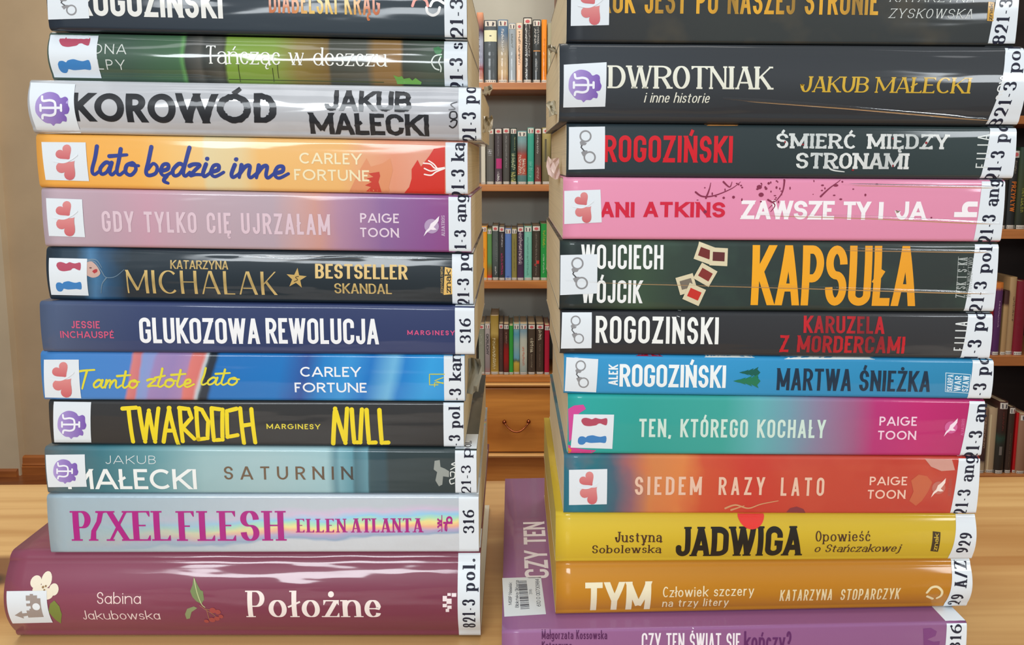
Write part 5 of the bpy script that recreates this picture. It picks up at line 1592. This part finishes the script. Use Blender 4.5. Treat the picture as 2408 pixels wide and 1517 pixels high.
h_ = mesh_ob('handle', *hv, cop, dr, BO, smooth=True)
h_['label'] = 'copper swing handle'

YS = YB + .012
G1, G2, G3, G4 = ('books on the top visible shelf of the pine bookcase', 'books on the second shelf of the pine bookcase', 'books on the third shelf of the pine bookcase', 'books on the lowest shelf of the pine bookcase')
W_ = (222, 220, 214)
rows = [
 (0, G1, [
  (1121, 1137, 29, [(0, (200, 150, 120)), (.2, (150, 70, 70)), (.3, (140, 140, 160)), (.6, (160, 165, 180)), (.75, (70, 40, 60)), (1, (230, 160, 120))], 'patchy orange and violet book, leftmost on the top visible shelf', None, [('~', .1, .7, .15, .45, (70, 44, 60))], ()),
  (1138, 1169, 47, [(0, (74, 80, 82)), (1, (84, 92, 96))], 'broad slate grey book with a cream paper patch, top visible shelf', 'couple', (), [(.66, .84, .02, .98, (226, 222, 182)), (.74, .76, .42, .58, (110, 110, 104))]),
  (1170, 1195, 46, [(0, (150, 110, 84)), (.15, (196, 168, 126)), (.5, (170, 158, 134)), (.8, (84, 112, 140)), (1, (96, 124, 150))], 'book fading from blue down to sand, top visible shelf', 'couple', [('~', .5, .85, .35, .65, W_)], ()),
  (1196, 1213, 54, [(0, (158, 168, 174)), (1, (148, 158, 164))], 'slim pale grey book, top visible shelf', 'couple', [('~', .6, .82, .35, .65, (110, 112, 104))], ()),
  (1214, 1229, 54, [(0, (226, 180, 146)), (1, (234, 204, 172))], 'slim peach coloured book, top visible shelf', 'hearts', [('~', .3, .86, .3, .7, (84, 76, 64))], ()),
  (1230, 1251, 41, [(0, (48, 44, 42)), (1, (46, 42, 40))], 'tall black book covered in white lettering, top visible shelf', 'hearts', [('~', .08, .9, .22, .5, W_), ('~', .4, .9, .58, .8, (170, 166, 160))], ()),
  (1252, 1272, 46, [(0, (52, 55, 55)), (1, (58, 60, 58))], 'dark grey book with a thin orange stripe, top visible shelf', 'couple', [('ANNA', .62, .86, .2, .44, (196, 192, 184)), ('~', .62, .88, .56, .8, (196, 192, 184)), ('~', .18, .36, .3, .7, (150, 150, 146))], [(.5, .515, .1, .95, (206, 140, 80))]),
  (1273, 1286, 46, [(0, (226, 128, 26)), (1, (234, 140, 36))], 'narrow bright orange book, top visible shelf', None, [('~', .1, .7, .5, .66, (176, 92, 20))], ()),
  (1287, 1298, 54, [(0, (154, 148, 118)), (1, (160, 154, 126))], 'narrow olive grey book, top visible shelf', None, [('~', .06, .2, .3, .7, (96, 92, 70))], ()),
  (1299, 1308, 54, [(0, (228, 184, 52)), (1, (226, 180, 44))], 'yellow book at the right end of the top visible shelf', None, (), ())]),
 (1, G2, [
  (1131, 1142, 312, [(0, (206, 200, 180)), (1, (212, 206, 188))], 'cream book, leftmost on the second shelf', None, (), ()),
  (1143, 1162, 302, [(0, (92, 92, 88)), (1, (108, 102, 92))], 'grey-brown book beside the cream one, second shelf', 'hearts', [('~', .5, .62, .2, .8, (190, 190, 190))], ()),
  (1163, 1181, 301, [(0, (90, 70, 84)), (.4, (74, 64, 66)), (1, (76, 68, 70))], 'dark book with a magenta blot, second shelf', 'hearts', [('~', .08, .22, .3, .7, W_), ('~', .5, .85, .42, .55, (150, 144, 144))], [(.28, .46, .2, .95, (178, 50, 110))]),
  (1182, 1199, 300, [(0, (74, 72, 66)), (1, (82, 78, 74))], 'charcoal book without bright lettering, second shelf', 'hearts', [('~', .3, .85, .4, .6, (160, 156, 150))], ()),
  (1200, 1215, 301, [(0, (36, 62, 50)), (1, (34, 54, 46))], 'dark green book with pale yellow lettering, second shelf', 'couple', [('~', .26, .55, .15, .85, (196, 206, 156)), ('~', .06, .22, .1, .9, (206, 200, 116)), ('~', .6, .84, .6, .8, (166, 170, 120))], ()),
  (1216, 1239, 308, [(0, (74, 112, 108)), (.16, (84, 120, 116)), (.2, (172, 72, 50)), (.55, (166, 66, 52)), (.62, (120, 90, 86)), (.8, (120, 150, 150)), (1, (110, 160, 160))], 'wide teal and brick red book, second shelf', 'couple', [('~', .2, .55, .1, .45, (226, 210, 190)), ('~', .2, .48, .5, .9, (226, 210, 190))], ()),
  (1240, 1256, 300, [(0, (50, 150, 124)), (.84, (60, 156, 132)), (1, (120, 170, 156))], 'sea green book, second shelf', 'couple', [('~', .12, .4, .2, .8, (120, 196, 176))], ()),
  (1257, 1273, 301, [(0, (130, 58, 54)), (.3, (110, 58, 54)), (.36, (82, 72, 64)), (1, (74, 66, 58))], 'brown book with a dull red foot, second shelf', 'hearts', [('~', .1, .3, .3, .7, (196, 150, 140)), ('~', .55, .88, .3, .6, (190, 186, 176))], ()),
  (1274, 1296, 300, [(0, (104, 94, 66)), (.5, (124, 112, 70)), (1, (176, 160, 96))], 'mottled olive book, second shelf', 'hearts', (), [(.4, .8, .3, .5, (84, 78, 56))]),
  (1297, 1308, 303, [(0, (64, 66, 98)), (1, (70, 72, 104))], 'navy book at the right end of the second shelf', 'couple', (), ())]),
 (2, G3, [
  (1129, 1146, 532, [(0, (236, 158, 40)), (1, (238, 156, 40))], 'bright orange book, leftmost on the third shelf', 'couple', [('~', .35, .6, .3, .7, (214, 110, 40))], ()),
  (1146, 1157, 538, [(0, (200, 60, 44)), (.08, (196, 60, 44)), (.12, (150, 100, 50)), (.25, (120, 120, 60)), (.35, (98, 146, 84)), (1, (96, 140, 80))], 'narrow green book with a red foot, third shelf', 'couple', (), ()),
  (1157, 1173, 530, [(0, (60, 66, 64)), (.5, (88, 96, 92)), (1, (80, 88, 84))], 'worn slate book, third shelf', 'hearts', [('~', .35, .9, .55, .8, (120, 126, 122)), ('~', .1, .25, .4, .7, (200, 200, 196))], ()),
  (1173, 1187, 532, [(0, (56, 52, 54)), (1, (60, 56, 56))], 'charcoal book with magenta lettering, third shelf', 'hearts', [('~', .62, .86, .45, .7, (206, 200, 200)), ('~', .1, .5, .35, .75, (180, 50, 104))], ()),
  (1187, 1203, 537, [(0, (94, 126, 186)), (1, (92, 122, 182))], 'plain cornflower blue book, third shelf', 'couple', [('~', .03, .08, .3, .7, (44, 56, 120))], ()),
  (1203, 1216, 537, [(0, (138, 128, 66)), (1, (132, 122, 64))], 'narrow olive book, third shelf', 'couple', [('~', .2, .8, .4, .6, (96, 88, 46))], ()),
  (1216, 1232, 532, [(0, (78, 52, 84)), (.3, (64, 46, 68)), (1, (58, 44, 62))], 'dark violet book with large pale lettering, third shelf', 'hearts', [('~', .3, .9, .2, .8, (206, 186, 190))], ()),
  (1232, 1251, 532, [(0, (112, 182, 160)), (1, (124, 188, 166))], 'pale mint book, third shelf', 'couple', [('~', .1, .8, .35, .6, (86, 140, 124))], ()),
  (1251, 1271, 530, [(0, (66, 54, 46)), (1, (62, 56, 44))], 'dark brown book with a red dot, third shelf', 'hearts', [('~', .1, .85, .4, .6, (140, 126, 110))], [(.3, .36, .5, .85, (206, 50, 44)), (.26, .3, .25, .5, (150, 44, 40))]),
  (1271, 1287, 526, [(0, (40, 150, 66)), (1, (38, 142, 62))], 'vivid green book, rightmost on the third shelf', None, [('~', .58, .88, .3, .7, (176, 186, 50)), ('~', .14, .46, .35, .6, (186, 216, 176))], ())]),
 (3, G4, [
  (1112, 1124, 764, [(0, (66, 60, 50)), (1, (70, 62, 52))], 'dark brown book, leftmost on the lowest shelf', None, (), ()),
  (1125, 1140, 762, [(0, (150, 152, 132)), (.8, (140, 142, 122)), (1, (120, 130, 108))], 'pale olive grey book, lowest shelf', 'hearts', [('~', .6, .8, .2, .6, (176, 176, 156))], ()),
  (1140, 1153, 761, [(0, (170, 110, 104)), (.15, (140, 126, 124)), (1, (176, 166, 160))], 'light grey book with a dark vertical title, lowest shelf', 'couple', [('OKRUCHY', .4, .8, .25, .75, (66, 62, 64))], ()),
  (1153, 1173, 743, [(0, (176, 146, 70)), (.3, (150, 118, 44)), (.6, (128, 98, 34)), (.7, (186, 158, 84)), (1, (152, 124, 48))], 'tall gold book standing out above its neighbours, lowest shelf', None, [('~', .1, .62, .25, .7, (226, 214, 170))], ()),
  (1173, 1184, 761, [(0, (74, 56, 50)), (1, (80, 58, 54))], 'narrow brown book beside the gold one, lowest shelf', 'hearts', [('~', .3, .8, .4, .6, (120, 92, 84))], ()),
  (1184, 1197, 762, [(0, (72, 44, 36)), (.3, (150, 30, 28)), (.5, (140, 30, 28)), (.65, (76, 48, 38)), (1, (78, 52, 42))], 'brown book with a red middle, lowest shelf', 'couple', [('~', .62, .84, .35, .65, (176, 130, 116))], ()),
  (1197, 1207, 766, [(0, (54, 160, 62)), (1, (52, 152, 60))], 'narrow grass green book, lowest shelf', None, (), ()),
  (1207, 1222, 762, [(0, (160, 130, 56)), (.22, (196, 166, 66)), (.27, (90, 104, 84)), (.32, (104, 160, 180)), (.6, (140, 172, 166)), (.8, (86, 152, 172)), (1, (150, 186, 180))], 'light blue book with a yellow foot, lowest shelf', 'couple', (), ()),
  (1222, 1240, 762, [(0, (140, 156, 150)), (.4, (196, 196, 176)), (.7, (186, 190, 174)), (.85, (126, 156, 166)), (1, (150, 170, 172))], 'pale misty book with orange lettering, lowest shelf', 'couple', [('~', .18, .55, .35, .65, (206, 100, 66))], ()),
  (1241, 1259, 762, [(0, (72, 60, 48)), (1, (76, 64, 50))], 'brown-black book with cream lettering, lowest shelf', 'hearts', [('~', .44, .72, .3, .75, (222, 212, 180)), ('~', .14, .4, .4, .6, (150, 136, 112))], ()),
  (1260, 1279, 762, [(0, (70, 56, 44)), (1, (72, 58, 46))], 'brown-black book with faded lettering, second from the right on the lowest shelf', 'hearts', [('~', .68, .88, .3, .7, (222, 212, 180)), ('~', .14, .6, .4, .6, (122, 104, 84))], ()),
  (1280, 1292, 765, [(0, (176, 30, 56)), (1, (170, 26, 52))], 'crimson book, rightmost on the lowest shelf', 'couple', (), ())])]
n_ = 0
for (ri, grp, bks) in rows:
    for (xl, xr, yt, st, lb, stk, let, ext) in bks:
        n_ += 1
        shelf_book(xl, xr, yt, shelves[ri] + .0002, YS + (n_ % 3) * .002, st, lb, grp, stk, let, ext, seed=n_)

# ---- dark bookcase at the right edge
YD = 1.55
rx0, rx1 = on_y(2230, 800, YD).x, on_y(2600, 800, YD).x
dcase = thing('bookcase', 'dark bookcase with pine shelf edges at the right edge behind the piles', 'bookcase', ((rx0 + rx1) / 2, YD + .12, FLOOR))
DO = Vector(dcase.location)
dark_m = wood_mat('dark_panel', (44, 32, 26), (30, 20, 16), (3, 14, 14))
mesh_ob('back_panel', *box_vf(rx0, rx1, YD + .24, YD + .25, FLOOR, .9), dark_m, dcase, DO)
for x in (rx0 - .02, rx1):
    mesh_ob('side_panel', *box_vf(x, x + .02, YD, YD + .25, FLOOR, .9), dark_m, dcase, DO)
dsh = []
for (yt, yb_) in ((272, 292), (540, 562), (838, 861), (1118, 1142)):
    zt_, zb_ = on_y(2380, yt, YD).z, on_y(2380, yb_, YD).z
    dsh.append(zt_)
    bevel(mesh_ob('shelf', *box_vf(rx0 + .0002, rx1 - .0002, YD, YD + .24, zb_, zt_), wood_mat('shelf_edge', (190, 120, 64), (160, 96, 48), (3, 18, 18)), dcase, DO), .0015)
mesh_ob('base_panel', *box_vf(rx0 + .0002, rx1 - .0002, YD + .02, YD + .04, FLOOR, on_y(2380, 1142, YD).z), dark_m, dcase, DO)
H1, H2, H3 = 'books on the upper shelf of the dark bookcase', 'books on the middle shelf of the dark bookcase', 'books on the lower shelf of the dark bookcase'
YDS = YD + .01
drows = [
 (1, H1, [
  (2350, 2371, 362, [(0, (40, 40, 40)), (1, (44, 44, 42))], 'black book half hidden by the right pile, upper shelf of the dark bookcase', None, (), ()),
  (2372, 2394, 352, [(0, (40, 42, 42)), (1, (46, 46, 44))], 'black book with an orange vertical title, upper shelf of the dark bookcase', 'hearts', [('PRZYPŁYW', .22, .6, .25, .75, (206, 110, 40)), ('~', .7, .86, .4, .65, (150, 140, 120))], ()),
  (2395, 2420, 346, [(0, (40, 44, 38)), (.5, (58, 64, 34)), (1, (40, 60, 46))], 'blackish green book cut by the photo edge, upper shelf of the dark bookcase', None, [('~', .2, .5, .3, .6, (150, 146, 60))], ())]),
 (2, H2, [
  (2310, 2326, 660, [(0, (200, 90, 40)), (.15, (200, 90, 40)), (.2, (216, 206, 160)), (.7, (206, 200, 150)), (.75, (130, 134, 60)), (1, (140, 144, 66))], 'pale yellow-green book with an orange foot, middle shelf of the dark bookcase', None, (), ()),
  (2327, 2337, 648, [(0, (150, 34, 36)), (1, (156, 36, 36))], 'thin red book behind the purple one, middle shelf of the dark bookcase', None, (), ()),
  (2338, 2355, 665, [(0, (84, 44, 92)), (.88, (88, 48, 92)), (.93, (206, 120, 50)), (1, (206, 120, 50))], 'purple book with an orange head, middle shelf of the dark bookcase', None, [('~', .4, .75, .4, .6, (196, 160, 190))], ()),
  (2356, 2369, 684, [(0, (176, 140, 96)), (.75, (180, 146, 100)), (.8, (80, 50, 44)), (1, (70, 44, 40))], 'short tan book with a dark head, middle shelf of the dark bookcase', None, (), ()),
  (2370, 2387, 652, [(0, (176, 142, 100)), (1, (180, 148, 104))], 'tan book with dark lettering, middle shelf of the dark bookcase', None, [('~', .45, .75, .5, .8, (96, 70, 56))], ()),
  (2388, 2412, 661, [(0, (126, 28, 44)), (1, (118, 26, 40))], 'dark red book cut by the photo edge, middle shelf of the dark bookcase', None, (), ())]),
 (3, H3, [
  (2298, 2320, 962, [(0, (190, 170, 136)), (.15, (176, 156, 126)), (.2, (64, 46, 48)), (.6, (96, 70, 60)), (1, (150, 120, 96))], 'brown patterned book touching the right pile, lower shelf of the dark bookcase', None, [('~', .4, .85, .55, .8, (190, 160, 130))], ()),
  (2321, 2343, 960, [(0, (176, 150, 116)), (1, (186, 160, 126))], 'beige book, lower shelf of the dark bookcase', None, (), [(.05, .9, .1, .25, (206, 186, 146))]),
  (2344, 2366, 945, [(0, (50, 42, 36)), (.4, (48, 50, 44)), (.5, (44, 70, 58)), (.58, (52, 42, 36)), (1, (70, 40, 36))], 'blackish book with a green band, lower shelf of the dark bookcase', 'couple', [('~', .6, .85, .4, .6, (120, 56, 50))], [(.26, .38, .3, .6, (120, 112, 104))]),
  (2367, 2382, 957, [(0, (64, 48, 40)), (1, (66, 50, 42))], 'dark brown book beside the scarlet one, lower shelf of the dark bookcase', 'couple', [('~', .1, .6, .35, .6, (110, 84, 66))], ()),
  (2383, 2391, 972, [(0, (186, 26, 30)), (1, (190, 30, 32))], 'narrow scarlet book, lower shelf of the dark bookcase', None, (), ()),
  (2392, 2414, 975, [(0, (150, 110, 84)), (1, (160, 120, 96))], 'tan book cut by the photo edge, lower shelf of the dark bookcase', 'couple', (), ())])]
for (ri, grp, bks) in drows:
    for (xl, xr, yt, st, lb, stk, let, ext) in bks:
        n_ += 1
        shelf_book(xl, xr, yt, dsh[ri] + .0002, YDS + (n_ % 3) * .003, st, lb, grp, stk, let, ext, seed=n_)
